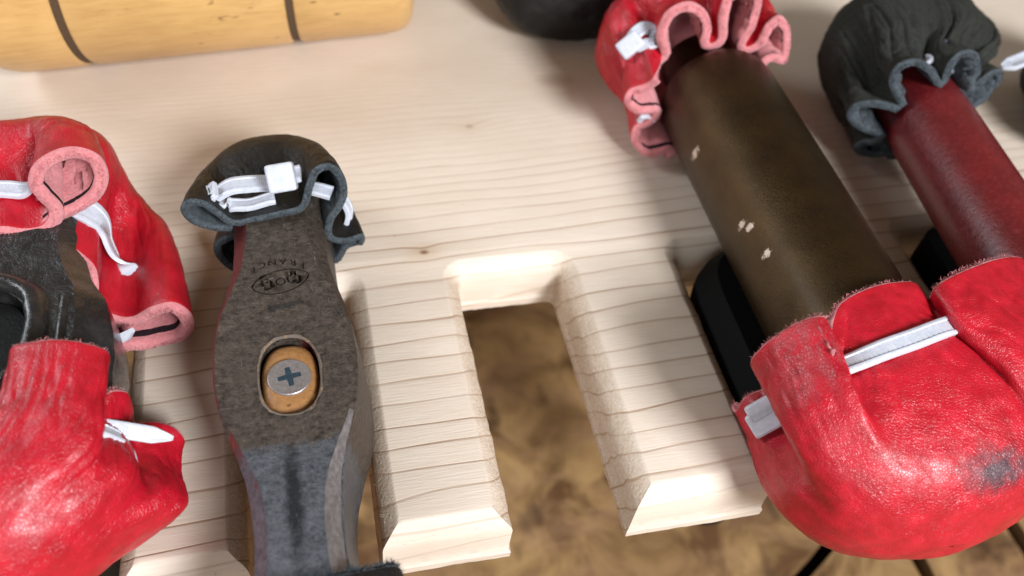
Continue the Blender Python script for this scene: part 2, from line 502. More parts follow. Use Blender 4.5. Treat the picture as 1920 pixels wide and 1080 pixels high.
def cover(parent, rim, stations, weights, pole, mats, label=None, th=2.0, nu=400, nv=72, wrinkle=0.35, seed=0.0, fuzz=900, fuzzlen=1.0, creases=(), pleat=0.0, crease_amt=1.3, line_rows=0):
    """A leather hood.  rim: (x, y, z[, angle in degrees]) in order round the opening;
    stations: (y, cx, cz, rx, rz, exponent) from just behind the rim to the closed end;
    weights: how much of the rim's ruffle is left at each station."""
    n = len(rim)
    ang = [r[3] if len(r) > 3 else None for r in rim]
    pts = np.array([r[:3] for r in rim], float)
    seg = np.linalg.norm(np.roll(pts, -1, axis=0) - pts, axis=1)
    known = [i for i in range(n) if ang[i] is not None]
    full = [0.0] * n
    for a_, b_ in zip(known, known[1:]):
        while ang[b_] > ang[a_]:
            ang[b_] -= 360.0
    for a_, b_ in zip(known, known[1:] + [known[0] + n]):
        va = ang[a_]
        vb = ang[b_ % n] - (360.0 if b_ >= n else 0.0)
        tot = sum(seg[k % n] for k in range(a_, b_))
        acc = 0.0
        for k in range(a_, b_):
            full[k % n] = va + (vb - va) * acc / tot + (360.0 if k >= n else 0.0)
            acc += seg[k % n]
    full = np.array(full)
    t = np.linspace(0, n, 4000, endpoint=False)
    q = catmull(pts, t, True)
    d = np.linalg.norm(np.diff(np.vstack([q, q[:1]]), axis=0), axis=1)
    s = np.concatenate([[0], np.cumsum(d)])
    tt = np.interp(np.linspace(0, s[-1], nu, endpoint=False), s, np.concatenate([t, [n]]))
    R0 = catmull(pts, tt, True)
    th_u = np.radians(np.interp(tt, np.arange(n + 1), np.concatenate([full, [full[0] - 360.0]])))
    rings = [R0]
    y0, cx0, cz0, rx0, rz0, e0 = stations[0]
    sx, sz = super_pt(th_u, rx0, rz0, e0)
    N0 = np.stack([cx0 + sx, np.full(nu, R0[:, 1].mean()), cz0 + sz], axis=1)
    D = R0 - N0
    for (y, cx, cz, rx, rz, e), w in zip(stations, weights):
        sx, sz = super_pt(th_u, rx, rz, e)
        ring = np.stack([cx + sx, np.full(nu, y), cz + sz], axis=1)
        rings.append(ring + D * np.array([w, w * 0.6, w]))
    last = rings[-1].copy()
    rings.append(np.array(pole)[None, :] + (last - last.mean(axis=0)) * np.array([0.30, 0.1, 0.30]))
    rings.append(np.repeat(np.array([pole], float), nu, axis=0) + (last - last.mean(axis=0)) * np.array([0.02, 0.0, 0.02]))
    ctrl = np.array(rings)                      # (k, nu, 3)
    k = len(ctrl)
    tv = np.linspace(0, k - 1, nv) ** 1.0
    G = np.array([catmull(ctrl[:, j], tv, False) for j in range(nu)]).transpose(1, 0, 2)
    Nn = grid_normals(G)
    cen = G[nv // 2].mean(axis=0)
    out = G - np.array([cen[0], 0, cen[2]]) * np.array([1, 0, 1])
    out[:, :, 1] = (G[:, :, 1] - G[0, :, 1].mean()) * 0.3
    if (Nn[nv // 3: nv * 2 // 3] * out[nv // 3: nv * 2 // 3]).sum() < 0:
        Nn = -Nn
        flip = True
    else:
        flip = False
    # creases and puckers
    for i in range(nv):
        fade = min(1.0, i / 4.0)
        for j in range(nu):
            p = G[i, j]
            a = fnoise(p, 0.13, seed) * 1.0 + fnoise(p, 0.30, seed + 9) * 0.6 + fnoise(p, 0.7, seed + 3) * 0.22
            rid = 1 - abs(noise.noise(Vector((th_u[j] * 7.0 + seed, tv[i] * 0.45, seed))))
            a += -pleat * max(0.0, rid - 0.72) * 3.2 * math.exp(-((tv[i] - 1.3) / 1.1) ** 2)
            c1 = abs(noise.noise(Vector((th_u[j] * 11.0 + seed * 2, tv[i] * 1.1, seed + 7.0))))
            c2 = abs(noise.noise(Vector((th_u[j] * 5.0 - tv[i] * 2.6, tv[i] * 2.2 + th_u[j] * 2.0, seed + 17.0))))
            near = math.exp(-((tv[i] - 1.2) / 1.0) ** 2)
            tail = max(0.0, 1.0 - tv[i] / (k - 2.2))
            a += -(max(0.0, 0.16 - c1) / 0.16) ** 2 * (0.14 * tail + 0.80 * near) * crease_amt - (max(0.0, 0.07 - c2) / 0.07) ** 2 * 0.45 * tail * crease_amt
            dd = a * wrinkle * fade
            for (c, rad, depth) in creases:
                d2 = ((p - np.array(c)) ** 2).sum() / rad ** 2
                if d2 < 6:
                    dd -= depth * math.exp(-d2)
            G[i, j] = p + Nn[i, j] * dd
    Nn2 = grid_normals(G)
    if (Nn2 * Nn).sum() < 0:
        Nn2 = -Nn2
    inner = G - Nn2 * th
    back = np.cross(np.roll(G[0], -1, axis=0) - np.roll(G[0], 1, axis=0), Nn2[0])
    back /= np.maximum(np.linalg.norm(back, axis=1, keepdims=True), 1e-9)
    if (back * (G[1] - G[0])).sum() > 0:
        back = -back
    jit = np.array([[fnoise(G[0, j] * 3, 0.5, 5.0), fnoise(G[0, j] * 3, 0.5, 15.0), 0] for j in range(nu)])
    mid = (G[0] + inner[0]) / 2 + back * (th * 0.28 + jit[:, :1] * 0.35)
    mo = G[0] * 0.85 + inner[0] * 0.15 + back * (th * 0.20 + jit[:, 1:2] * 0.3)
    mi = G[0] * 0.15 + inner[0] * 0.85 + back * (th * 0.20)
    V = np.concatenate([G.reshape(-1, 3), mo, mid, mi, inner.reshape(-1, 3)])
    o_mo, o_mid, o_mi, o_in = nv * nu, nv * nu + nu, nv * nu + 2 * nu, nv * nu + 3 * nu
    F, I = [], []
    for i in range(nv - 1):
        for j in range(nu):
            j2 = (j + 1) % nu
            F.append((i * nu + j, i * nu + j2, (i + 1) * nu + j2, (i + 1) * nu + j)); I.append(0)
            F.append((o_in + i * nu + j, o_in + (i + 1) * nu + j, o_in + (i + 1) * nu + j2, o_in + i * nu + j2)); I.append(2 if 0 < i <= line_rows else 1)
    for a_, b_ in ((0, o_mo), (o_mo, o_mid), (o_mid, o_mi), (o_mi, o_in)):
        for j in range(nu):
            j2 = (j + 1) % nu
            F.append((a_ + j, b_ + j, b_ + j2, a_ + j2)); I.append(1)
    if not flip:
        F = [tuple(reversed(f)) for f in F]
    # loose fibres on the cut edge
    rng = random.Random(int(seed * 10) + 5)
    V = V.tolist()
    for _ in range(fuzz):
        j = rng.randrange(nu)
        f = rng.random()
        b = np.array(V[o_mid + j]) * (1 - abs(f - 0.5)) + np.array(V[o_mo + j if f < 0.5 else o_mi + j]) * abs(f - 0.5)
        dirv = back[j] * rng.uniform(0.3, 1.0) + np.array([rng.gauss(0, .5), rng.gauss(0, .5), rng.gauss(0, .5)])
        dirv /= np.linalg.norm(dirv)
        L = rng.uniform(0.3, 1.0) * fuzzlen
        side = np.cross(dirv, [rng.gauss(0, 1), rng.gauss(0, 1), rng.gauss(0, 1)])
        side = side / max(np.linalg.norm(side), 1e-6) * 0.07
        k0 = len(V)
        mp = b + dirv * L * 0.6 + np.array([0, 0, 0.1])
        V += [(b - dirv * 0.2 - side).tolist(), (b - dirv * 0.2 + side).tolist(), (mp + side * .7).tolist(), (mp - side * .7).tolist(), (b + dirv * L + side * 3).tolist()]
        F.append((k0, k0 + 1, k0 + 2, k0 + 3)); I.append(1)
        F.append((k0 + 3, k0 + 2, k0 + 4)); I.append(1)
    o = obj('leather_cover', V, F, mats, parent, I, True, label)
    o_b = np.array(root_base(parent))
    bvh = BVHTree.FromPolygons([tuple(p) for p in G.reshape(-1, 3)], [(i * nu + j, i * nu + (j + 1) % nu, (i + 1) * nu + (j + 1) % nu, (i + 1) * nu + j) for i in range(nv - 1) for j in range(nu)])
    return o, bvh, cen


def drape(path, bvh, lift, centre, arch=0.0):
    """lay a strap path on a leather surface, lifted by lift mm (and by arch more in its middle); returns points with normals"""
    P = np.array([list(p) for p in path], float)
    n = max(9, 3 * len(P)) if len(P) > 1 else 1
    if n > 1:
        P = catmull(P, np.linspace(0, len(P) - 1.0001, n), False)
    A, N = [], []
    for p in P:
        loc, nor, _, _ = bvh.find_nearest(Vector(p))
        if nor.dot(loc - Vector(centre)) < 0:
            nor = -nor
        A.append(np.array(loc)); N.append(np.array(nor))
    A, N = np.array(A), np.array(N)
    for _ in range(3):
        if n > 3:
            N[1:-1] = (N[:-2] + 2 * N[1:-1] + N[2:]) / 4
            A[1:-1] = (A[:-2] + 2 * A[1:-1] + A[2:]) / 4
    N /= np.linalg.norm(N, axis=1, keepdims=True)
    k = np.sin(np.linspace(0, math.pi, n)) if n > 1 else np.zeros(1)
    return np.hstack([A + N * (lift + arch * k)[:, None], N])


def strap_geo(path, centre, w=3.7, t=1.15, tip=False, teeth=True, n=70):
    """ribbon with raised edges and teeth; path points may carry their own normals"""
    Q = np.array([list(p) for p in path], float)
    Q = catmull(Q, np.linspace(0, len(Q) - 1.0001, n), False)
    P = Q[:, :3]
    T = np.gradient(P, axis=0)
    T /= np.linalg.norm(T, axis=1, keepdims=True)
    c = np.array(centre, float)
    V, F = [], []
    for i in range(n):
        nrm = Q[i, 3:6] if Q.shape[1] > 3 else P[i] - c
        nrm = nrm - T[i] * np.dot(nrm, T[i])
        nrm /= np.linalg.norm(nrm)
        b = np.cross(T[i], nrm)
        ww = w / 2
        if tip:
            ww *= min(1.0, 0.25 + (n - 1 - i) / (n * 0.22))
        tt = t * (0.82 if (teeth and i % 2 == 0) else 1.0)
        prof = [(-ww, -t / 2), (-ww, t * .32), (-ww * .86, t / 2), (-ww * .62, t / 2), (-ww * .55, tt / 2 - t * .14), (ww * .55, tt / 2 - t * .14), (ww * .62, t / 2), (ww * .86, t / 2), (ww, t * .32), (ww, -t / 2)]
        for (a, h) in prof:
            V.append(P[i] + b * a + nrm * h)
    k = 10
    for i in range(n - 1):
        for j in range(k):
            F.append((i * k + j, i * k + (j + 1) % k, (i + 1) * k + (j + 1) % k, (i + 1) * k + j))
    F.append(tuple(range(k)))
    F.append(tuple((n - 1) * k + j for j in reversed(range(k))))
    return V, F


def round_box_geo(c, ax, ay, az, size, r=0.7):
    """bevelled block with axes ax, ay, az"""
    bm = bmesh.new()
    bmesh.ops.create_cube(bm, size=1.0)
    for v in bm.verts:
        v.co = Vector((v.co.x * size[0], v.co.y * size[1], v.co.z * size[2]))
    bmesh.ops.bevel(bm, geom=bm.edges[:], offset=r, segments=3, affect='EDGES', profile=0.6)
    M = Matrix((Vector(ax).normalized(), Vector(ay).normalized(), Vector(az).normalized())).transposed()
    V = [Vector(c) + M @ v.co for v in bm.verts]
    bm.verts.index_update()
    F = [tuple(v.index for v in f.verts) for f in bm.faces]
    bm.free()
    return V, F


def merge(parts):
    V, F = [], []
    for v, f in parts:
        k = len(V)
        V += [list(p) for p in v]
        F += [tuple(i + k for i in g) for g in f]
    return V, F


def tie(parent, parts, label=None):
    V, F = merge(parts)
    o = obj('cable_tie', V, F, NYLON, parent, None, True, label)
    smooth_angle(o, 42)
    return o


def tie_head(c, along, outward, size=(6.0, 5.2, 4.4)):
    along = Vector(along).normalized()
    outward = Vector(outward)
    outward = (outward - along * outward.dot(along)).normalized()
    return round_box_geo(c, along, outward.cross(along), outward, size, 0.9)


def loft_y(stations, mats, parent, name, nsub=4, face_mat=None, top_bias=None, noise_amp=0.0, close=True, shear=0.0, zref=10.0, seed=0.0):
    """bar along Y: stations (y, cx, half width, z bottom, z top, bevel)"""
    S = np.array(stations, float)
    tv = np.linspace(0, len(S) - 1, (len(S) - 1) * nsub + 1)
    S = catmull(S, np.minimum(tv, len(S) - 1.0001), False)
    V, F = [], []
    ring = None
    for (y, cx, hw, zb, zt, c) in S:
        sect = []
        nb = 3
        cor = [(hw, zt), (hw, zb), (-hw, zb), (-hw, zt)]
        pr = [(-hw + c, zt), (hw - c, zt), (hw - c * 0.12, zt - c * 0.88), (hw, zt - c), (hw + 0.02 * hw, (zt + zb) / 2), (hw, zb + c), (hw - c, zb), (-hw + c, zb), (-hw, zb + c), (-hw * 1.02, (zt + zb) / 2), (-hw, zt - c), (-hw + c * 0.12, zt - c * 0.88)]
        # subdivide the top so that wear and marks have points to move
        top = [(-hw + c + (2 * hw - 2 * c) * q / 6, zt) for q in range(0, 7)]
        sect = top + pr[2:]
        ring = len(sect)
        for (x, z) in sect:
            p = Vector((cx + x - (z - zref) * shear, y, z))
            if noise_amp:
                p += Vector((fnoise(p, 0.3, seed), 0, fnoise(p, 0.3, seed + 4))) * noise_amp
            V.append(p)
    m = len(S)
    I = []
    for i in range(m - 1):
        for j in range(ring):
            F.append((i * ring + j, i * ring + (j + 1) % ring, (i + 1) * ring + (j + 1) % ring, (i + 1) * ring + j))
            I.append(face_mat(S[i][0], j) if face_mat else 0)
    F.append(tuple(range(ring)))
    F.append(tuple((m - 1) * ring + j for j in reversed(range(ring))))
    o = obj(name, V, F, mats, parent, I + [0, 0])
    fix_normals(o)
    smooth_angle(o, 25)
    return o


def fix_normals(o):
    bm = bmesh.new()
    bm.from_mesh(o.data)
    bmesh.ops.recalc_face_normals(bm, faces=bm.faces[:])
    bm.to_mesh(o.data)
    bm.free()


def prism_geo(outline, z0, z1, bevel=0.0):
    """upright prism; with a bevel the top ring is pulled in"""
    n = len(outline)
    c = np.mean(np.array(outline, float), axis=0)
    V = [(x, y, z0) for x, y in outline] + [(x, y, z1 - bevel) for x, y in outline]
    F = [tuple(reversed(range(n)))]
    for j in range(n):
        F.append((j, (j + 1) % n, n + (j + 1) % n, n + j))
    if bevel:
        for x, y in outline:
            d = math.hypot(x - c[0], y - c[1])
            k = 1 - bevel / max(d, 1e-6)
            V.append((c[0] + (x - c[0]) * k, c[1] + (y - c[1]) * k, z1))
        for j in range(n):
            F.append((n + j, n + (j + 1) % n, 2 * n + (j + 1) % n, 2 * n + j))
        F.append(tuple(2 * n + j for j in range(n)))
    else:
        F.append(tuple(n + j for j in range(n)))
    return V, F


def oval(cx, cy, rx, ry, n=48, e=2.4, wob=0.0, seed=0.0):
    out = []
    for k in range(n):
        a = 2 * math.pi * k / n
        x, y = super_pt(np.array([a]), rx, ry, e)
        w = 1 + wob * noise.noise(Vector((math.cos(a) * 2 + seed, math.sin(a) * 2, seed)))
        out.append((cx + float(x[0]) * w, cy + float(y[0]) * w))
    return out


def cut(o, cutter_geo):
    """subtract a closed solid (world millimetres) from a part"""
    V, F = cutter_geo
    c = obj('cutter', V, F, o.data.materials[0], None)
    fix_normals(c)
    c.location = -Vector(o.parent['base']) * MM + o.parent.location
    md = o.modifiers.new('cut', 'BOOLEAN')
    md.operation = 'DIFFERENCE'
    md.solver = 'EXACT'
    md.object = c
    bpy.context.view_layer.update()
    dg = bpy.context.evaluated_depsgraph_get()
    me = bpy.data.meshes.new_from_object(o.evaluated_get(dg))
    o.modifiers.clear()
    o.data = me
    cm = c.data
    bpy.data.objects.remove(c)
    bpy.data.meshes.remove(cm)
    smooth_angle(o, 25)


def handle(parent, cx, cy, rx, ry, ztop, zbot, mat, name='handle', dx=0.0):
    V, F = [], []
    lv = [(ztop, 1.0), (-24, 1.0), (-50, 0.86), (-80, 0.95), (zbot + 4, 1.1), (zbot, 0.9)]
    n = 32
    for z, k in lv:
        for x, y in oval(cx + dx * (ztop - z), cy, rx * k, ry * k, n):
            V.append((x, y, z))
    for i in range(len(lv) - 1):
        for j in range(n):
            F.append((i * n + j, i * n + (j + 1) % n, (i + 1) * n + (j + 1) % n, (i + 1) * n + j))
    F.append(tuple(range(n)))
    F.append(tuple((len(lv) - 1) * n + j for j in reversed(range(n))))
    o = obj(name, V, F, mat, parent)
    fix_normals(o)
    smooth_angle(o, 40)
    return o


# ================================================================== the setting: the cracked wooden block below
block = thing('wooden_block', (60, 60, -230), 'cracked brown wooden block with black splits, out of focus below the pine rack', 'wooden block')
ZB = -170.0
base_o = obj('split_bottom', *prism_geo([(-700, -600), (900, -600), (900, 900), (-700, 900)], -230, ZB - 22), CRACK, block, None, False)


def segment(poly):
    # roughen the outline
    P = []
    for a, b in zip(poly, poly[1:] + poly[:1]):
        a, b = Vector(a), Vector(b)
        k = max(1, int((b - a).length / 12))
        for q in range(min(k, 40)):
            p = a.lerp(b, q / min(k, 40))
            P.append((p.x + 1.3 * fnoise((p.x, p.y, 0), 0.06), p.y + 1.3 * fnoise((p.x, p.y, 9), 0.06)))
    V, F = prism_geo(P, ZB - 20, ZB)
    o = obj('segment', V, F, BLOCK, block, None, False)
    return o


J = (187.0, 62.0)
segment([(-700, -600), (60, -600), (100, -40), (140.5, 28), (171, 47), (183.5, 64), (176, 160), (190, 900), (-700, 900)])
segment([(66, -600), (106, -40), (146.5, 26), (176.5, 43.5), (187, 58), (198, 47), (199.5, 20), (196, -40), (190, -600)])
segment([(196, -600), (202, -40), (205.5, 20), (205, 46), (190, 66), (183, 160), (197, 900), (262, 900), (252, 120), (249, 56), (249.5, 24), (246, -40), (244, -600)])
segment([(250, -600), (252.5, -40), (257, 24), (256.5, 56), (259, 120), (269, 900), (900, 900), (900, -600)])

# ================================================================== the pine rack
SLOTS = [(-116.0, -72.5), (-55.5, -19.8), (0.0, 36.9), (61.7, 113.5), (131.0, 170.0), (205.0, 243.0), (-178.0, -142.0)]
SLOTS.sort()
CH, TH = 4.2, 20.5
rack = thing('tool_rack', (0, 0, 0), 'pale pine board with routed slots that the hammers hang in', 'rack')


def rack_outline():
    """wall outline seen from above, anticlockwise, starting at the front left; slots are cut from the front edge"""
    yb = 72.0 - CH
    pts = [(-260.0, -CH)]
    tags = []
    for (a, b) in SLOTS:
        a2, b2 = a + CH, b - CH
        r = 2.6
        pts.append((a2, -CH))
        for q in range(0, 7):
            t_ = math.pi - q * (math.pi / 2) / 6
            pts.append((a2 + r + r * math.cos(t_), yb - r + r * math.sin(t_)))
        for q in range(0, 7):
            t_ = math.pi / 2 - q * (math.pi / 2) / 6
            pts.append((b2 - r + r * math.cos(t_), yb - r + r * math.sin(t_)))
        pts.append((b2, -CH))
    pts += [(330.0, -CH), (330.0, 330.0), (-260.0, 330.0)]
    return pts


def run_counts(pts):
    out = []
    for a, b in zip(pts, pts[1:] + pts[:1]):
        d = math.hypot(b[0] - a[0], b[1] - a[1])
        out.append(max(1, int(d / 1.5)) if d < 90 else max(1, int(d / 8.0)))
    return out


def divide(pts, counts):
    # points on the long runs so that the routed edges can wander
    out = []
    for (a, b), k in zip(zip(pts, pts[1:] + pts[:1]), counts):
        for q in range(k):
            out.append((a[0] + (b[0] - a[0]) * q / k, a[1] + (b[1] - a[1]) * q / k))
    return out


def offset(poly, d):
    """move an anticlockwise outline inwards (into the wood) by d, mitred"""
    n = len(poly)
    out = []
    for i in range(n):
        p0, p1, p2 = Vector(poly[i - 1]), Vector(poly[i]), Vector(poly[(i + 1) % n])
        e1, e2 = (p1 - p0).normalized(), (p2 - p1).normalized()
        n1, n2 = Vector((-e1.y, e1.x)), Vector((-e2.y, e2.x))
        b = n1 + n2
        b = b / max(b.length_squared, 1e-6) * 2.0
        out.append((p1.x + b.x * d, p1.y + b.y * d))
    return out


coarse = rack_outline()
counts = run_counts(coarse)
ol = divide(coarse, counts)
prof = [(CH, 0.0, 0.05), (CH * 0.93, -0.10, 0.06), (CH * 0.80, -CH * 0.11, .08), (CH * 0.52, -CH * 0.34, .11), (CH * 0.26, -CH * 0.62, .12), (CH * 0.08, -CH * 0.86, .11), (0.0, -CH - 0.3, .12), (0.05, -TH * 0.5, 0.12), (0.0, -TH * 0.66, 0.12), (-0.5, -TH * 0.70, .10), (-0.4, -TH + 3.8, .10), (3.2, -TH, 0.06)]
V, F, ring = [], [], len(ol)
for d, z, amp in prof:
    for (x, y), (xo, yo) in zip(divide(offset(coarse, d), counts), ol):
        w = fnoise((xo, yo, z), 0.55, 2.0) * amp * 1.6 + fnoise((xo, yo, z), 0.11, 6.0) * amp * 2.0
        V.append((x + w, y + w * 0.7, z + (0 if z == 0 else w * 0.5)))
for i in range(len(prof) - 1):
    for j in range(ring):
        F.append((i * ring + j, (i + 1) * ring + j, (i + 1) * ring + (j + 1) % ring, i * ring + (j + 1) % ring))
lo = (len(prof) - 1) * ring
for tri in tessellate_polygon([[Vector((V[j][0], V[j][1], 0)) for j in range(ring)]]):
    F.append(tuple(tri))
for tri in tessellate_polygon([[Vector((V[lo + j][0], V[lo + j][1], 0)) for j in range(ring)]]):
    F.append(tuple(lo + j for j in reversed(tri)))
board = obj('board', V, F, PINE, rack)
bm = bmesh.new(); bm.from_mesh(board.data)
bmesh.ops.recalc_face_normals(bm, faces=bm.faces[:])
bm.to_mesh(board.data); bm.free()
smooth_angle(board, 30)
# torn fibres along the routed edges
SV, SF = [], []
rng = random.Random(4)
front = [i for i in range(ring) if -6 < ol[i][1] < 71 and -120 < ol[i][0] < 110]
for _ in range(420):
    i = rng.choice(front)
    row = rng.choice([1, 4, 4, 5, 8])
    p = np.array(V[row * ring + i])
    q = np.array(V[row * ring + (i + 1) % ring]) - p
    p = p + q * rng.random()
    L = rng.uniform(0.4, 1.3)
    d = np.array([rng.gauss(0, 1), rng.gauss(0, .5), rng.gauss(0.2, .5)]); d /= np.linalg.norm(d)
    s_ = np.cross(d, [0.3, 0.5, 1.0]); s_ = s_ / np.linalg.norm(s_) * 0.09
    k0 = len(SV)
    SV += [p - s_ - d * .2, p + s_ - d * .2, p + d * L]
    SF.append((k0, k0 + 1, k0 + 2))
sp = obj('torn_fibres', SV, SF, PINE, rack)
sp['kind'] = 'stuff'

# ================================================================== hammer with the screw in its eye
h2 = thing('hammer', (-38, 40, 0), 'brown worn steel hammer with black leather cover, screw in its eye and stamped oval', 'hammer')
X2 = -39.6
SH = 0.115
st2 = [(-44, X2, 11.5, 0.6, 23.2, 3.0), (-34, X2, 10.6, 0.6, 23.6, 3.0), (-20, X2, 8.6, 0.6, 24, 3.0), (-12, X2, 8.1, 0.6, 24, 3.0), (-5, X2, 8.3, 0.6, 24, 2.9), (1, X2, 9.0, 0.6, 24, 2.4), (7, X2, 10.5, 0.6, 24, 1.6), (14, X2, 12.7, 0.6, 24, 0.9), (20, X2, 14.0, 0.6, 24, 0.6), (27, X2, 14.5, 0.6, 24, 0.5), (34, X2, 14.3, 0.6, 24, 0.5), (41, X2, 13.4, 0.6, 24, 0.8), (48, X2, 11.9, 0.6, 24, 1.6), (55, X2, 10.8, 0.6, 24, 2.7), (63, X2, 10.4, 0.6, 24, 3.4), (72, X2, 10.4, 0.6, 23.6, 3.6), (84, X2, 11.0, 0.6, 23, 3.4), (94, X2, 10.5, 0.6, 22.5, 3.4)]
st2 = [(y, cx - 0.6 * 0, hw, zb, zt, c) for (y, cx, hw, zb, zt, c) in st2]
head2 = loft_y(st2, [STEEL, BRIGHT], h2, 'head', nsub=5, face_mat=lambda y, j: 1 if (j == 6 and y < 14) else 0, noise_amp=0.10, shear=SH, zref=24.0, seed=3.0)
EX, EY = -38.9, 24.0
cut(head2, prism_geo(oval(EX, EY, 6.4, 9.9, wob=0.05, seed=1), 14, 30))
hd2 = handle(h2, EX, EY, 5.65, 9.0, 21.6, -150, ASH)
# the leather-brown end of the handle domes up round the screw
V, F = [], []
n = 48
for k, (s_, z) in enumerate([(1.0, 21.4), (0.97, 22.2), (0.85, 22.9), (0.6, 23.15), (0.0, 23.1)]):
    for x, y in oval(EX - 0.1, EY - 0.3, 5.7 * s_ + 0.01, 9.1 * s_ + 0.01, n, wob=0.03, seed=4):
        V.append((x, y, z + 0.12 * fnoise((x, y, 0), 0.5)))
for i in range(4):
    for j in range(n):
        F.append((i * n + j, i * n + (j + 1) % n, (i + 1) * n + (j + 1) % n, (i + 1) * n + j))
cap2 = obj('handle_end', V, F, ASH, hd2)
fix_normals(cap2)
# torn rim of the eye
V, F = [], []
n = 90
for k in range(n):
    a = 2 * math.pi * k / n
    x, y = [float(q[0]) for q in super_pt(np.array([a]), 1.0, 1.0, 2.4)]
    wv = max(0.10, 0.22 + 0.75 * noise.noise(Vector((math.cos(a) * 2.2, math.sin(a) * 2.2, 3.1))) + 0.25 * noise.noise(Vector((a * 6, 0, 0))))
    for r_, z in ((-0.35, 23.7), (-0.1, 24.28), (wv * 0.7, 24.22), (wv, 24.03)):
        V.append((EX + x * (6.35 + r_), EY + y * (9.85 + r_), z))
for k in range(n):
    for j in range(3):
        F.append((k * 4 + j, ((k + 1) % n) * 4 + j, ((k + 1) % n) * 4 + j + 1, k * 4 + j + 1))
rim2 = obj('eye_rim', V, F, TORN, h2)
fix_normals(rim2)
# countersunk cross-head screw
SX, SY, SZ = -39.0, 23.6, 23.75
V, F = [], []
n = 40
for r_, z in ((4.35, SZ - 1.0), (4.4, SZ - 0.12), (4.25, SZ), (0.0, SZ)):
    for k in range(n):
        V.append((SX + r_ * math.cos(2 * math.pi * k / n), SY + r_ * math.sin(2 * math.pi * k / n), z))
for i in range(3):
    for j in range(n):
        F.append((i * n + j, i * n + (j + 1) % n, (i + 1) * n + (j + 1) % n, (i + 1) * n + j))
screw = obj('screw', V, F, ZINC, hd2)
fix_normals(screw)
smooth_angle(screw, 30)


def cross_poly(cx, cy, L, w, rot):
    P = []
    for q in range(4):
        a = rot + q * math.pi / 2
        ux, uy = math.cos(a), math.sin(a)
        vx, vy = -uy, ux
        P += [(cx + ux * w + vx * -w, cy + uy * w + vy * -w), (cx + ux * L + vx * -w * .8, cy + uy * L + vy * -w * .8), (cx + ux * L + vx * w * .8, cy + uy * L + vy * w * .8)]
    return P


rec = cross_poly(SX, SY, 2.35, 0.62, 0.16)
cut_geo = prism_geo(rec, SZ - 0.9, SZ + 1)
V, F = [], []
np_ = len(rec)
for s_, z in ((1.0, SZ + 0.03), (0.62, SZ - 0.55), (0.2, SZ - 0.7)):
    for x, y in rec:
        V.append((SX + (x - SX) * s_, SY + (y - SY) * s_, z if z > SZ else SZ + 0.035 + (z - SZ) * 0.0))
for i in range(2):
    for j in range(np_):
        F.append((i * np_ + j, i * np_ + (j + 1) % np_, (i + 1) * np_ + (j + 1) % np_, (i + 1) * np_ + j))
F.append(tuple(2 * np_ + j for j in range(np_)))
cr = obj('cross_recess', V, F, BLUESTEEL, hd2, None, False)
# four tick marks between the arms
TV, TF = [], []
for q in range(4):
    a = 0.16 + math.pi / 4 + q * math.pi / 2
    u_, v_ = Vector((math.cos(a), math.sin(a), 0)), Vector((-math.sin(a), math.cos(a), 0))
    c0 = Vector((SX, SY, SZ + 0.03))
    k0 = len(TV)
    TV += [c0 + u_ * 1.3 + v_ * .16, c0 + u_ * 1.3 - v_ * .16, c0 + u_ * 2.9 - v_ * .05, c0 + u_ * 2.9 + v_ * .05]
    TF.append((k0, k0 + 1, k0 + 2, k0 + 3))
obj('tick_marks', TV, TF, BRIGHT, hd2, None, False)


# stamped marks: oval outline with three letters, a word on an arc, both upside down to the viewer
def text_verts(body, size, depth=0.0):
    cu = bpy.data.curves.new('letter', 'FONT')
    cu.body = body
    cu.size = size
    cu.align_x = 'CENTER'
    cu.align_y = 'CENTER'
    cu.offset = 0.03
    cu.extrude = depth
    cu.resolution_u = 3
    o = bpy.data.objects.new('letter', cu)
    col.objects.link(o)
    bpy.context.view_layer.update()
    me = bpy.data.meshes.new_from_object(o.evaluated_get(bpy.context.evaluated_depsgraph_get()))
    bm_ = bmesh.new()
    bm_.from_mesh(me)
    bmesh.ops.remove_doubles(bm_, verts=bm_.verts[:], dist=1e-4)
    bm_.to_mesh(me)
    bm_.free()
    V = [tuple(v.co) for v in me.vertices]
    F = [tuple(p.vertices) for p in me.polygons]
    bpy.data.objects.remove(o)
    bpy.data.curves.remove(cu)
    bpy.data.meshes.remove(me)
    return V, F


OX, OY = -39.5, 49.3
ZT = 24.06
DEEP = 0.55


def stamp_text(zmid, depth):
    parts = []
    for ch, dx in (('M', 2.9), ('O', 0.0), ('B', -2.9)):
        v, f = text_verts(ch, 3.1, depth)
        parts.append(([(OX + dx - x, OY - y + 0.16 * dx, zmid + z) for x, y, z in v], f))
    for q, ch in enumerate('FRANCE'):
        a = (2.5 - q) * 0.27
        v, f = text_verts(ch, 2.6, depth)
        parts.append(([(OX - 0.4 + math.sin(a) * 8.6 - x * math.cos(a), OY - 2.6 + math.cos(a) * 8.6 - y + x * math.sin(a), zmid + z) for x, y, z in v], f))
    return parts


def stamp_ring(z0, z1):
    V, F = [], []
    n = 64
    for k in range(n):
        a = 2 * math.pi * k / n
        x = math.cos(a)
        y = math.copysign(abs(math.sin(a)) ** 1.25, math.sin(a))
        wv = 0.24 + 0.12 * noise.noise(Vector((math.cos(a) * 2, math.sin(a) * 2, 1)))
        for w_, z in ((-wv, z0), (wv, z0), (wv, z1), (-wv, z1)):
            V.append((OX + x * (6.1 + w_), OY + x * 1.0 + y * (3.3 + w_), z))
    for k in range(n):
        for j in range(4):
            F.append((4 * k + j, 4 * k + (j + 1) % 4, 4 * ((k + 1) % n) + (j + 1) % 4, 4 * ((k + 1) % n) + j))
    return V, F


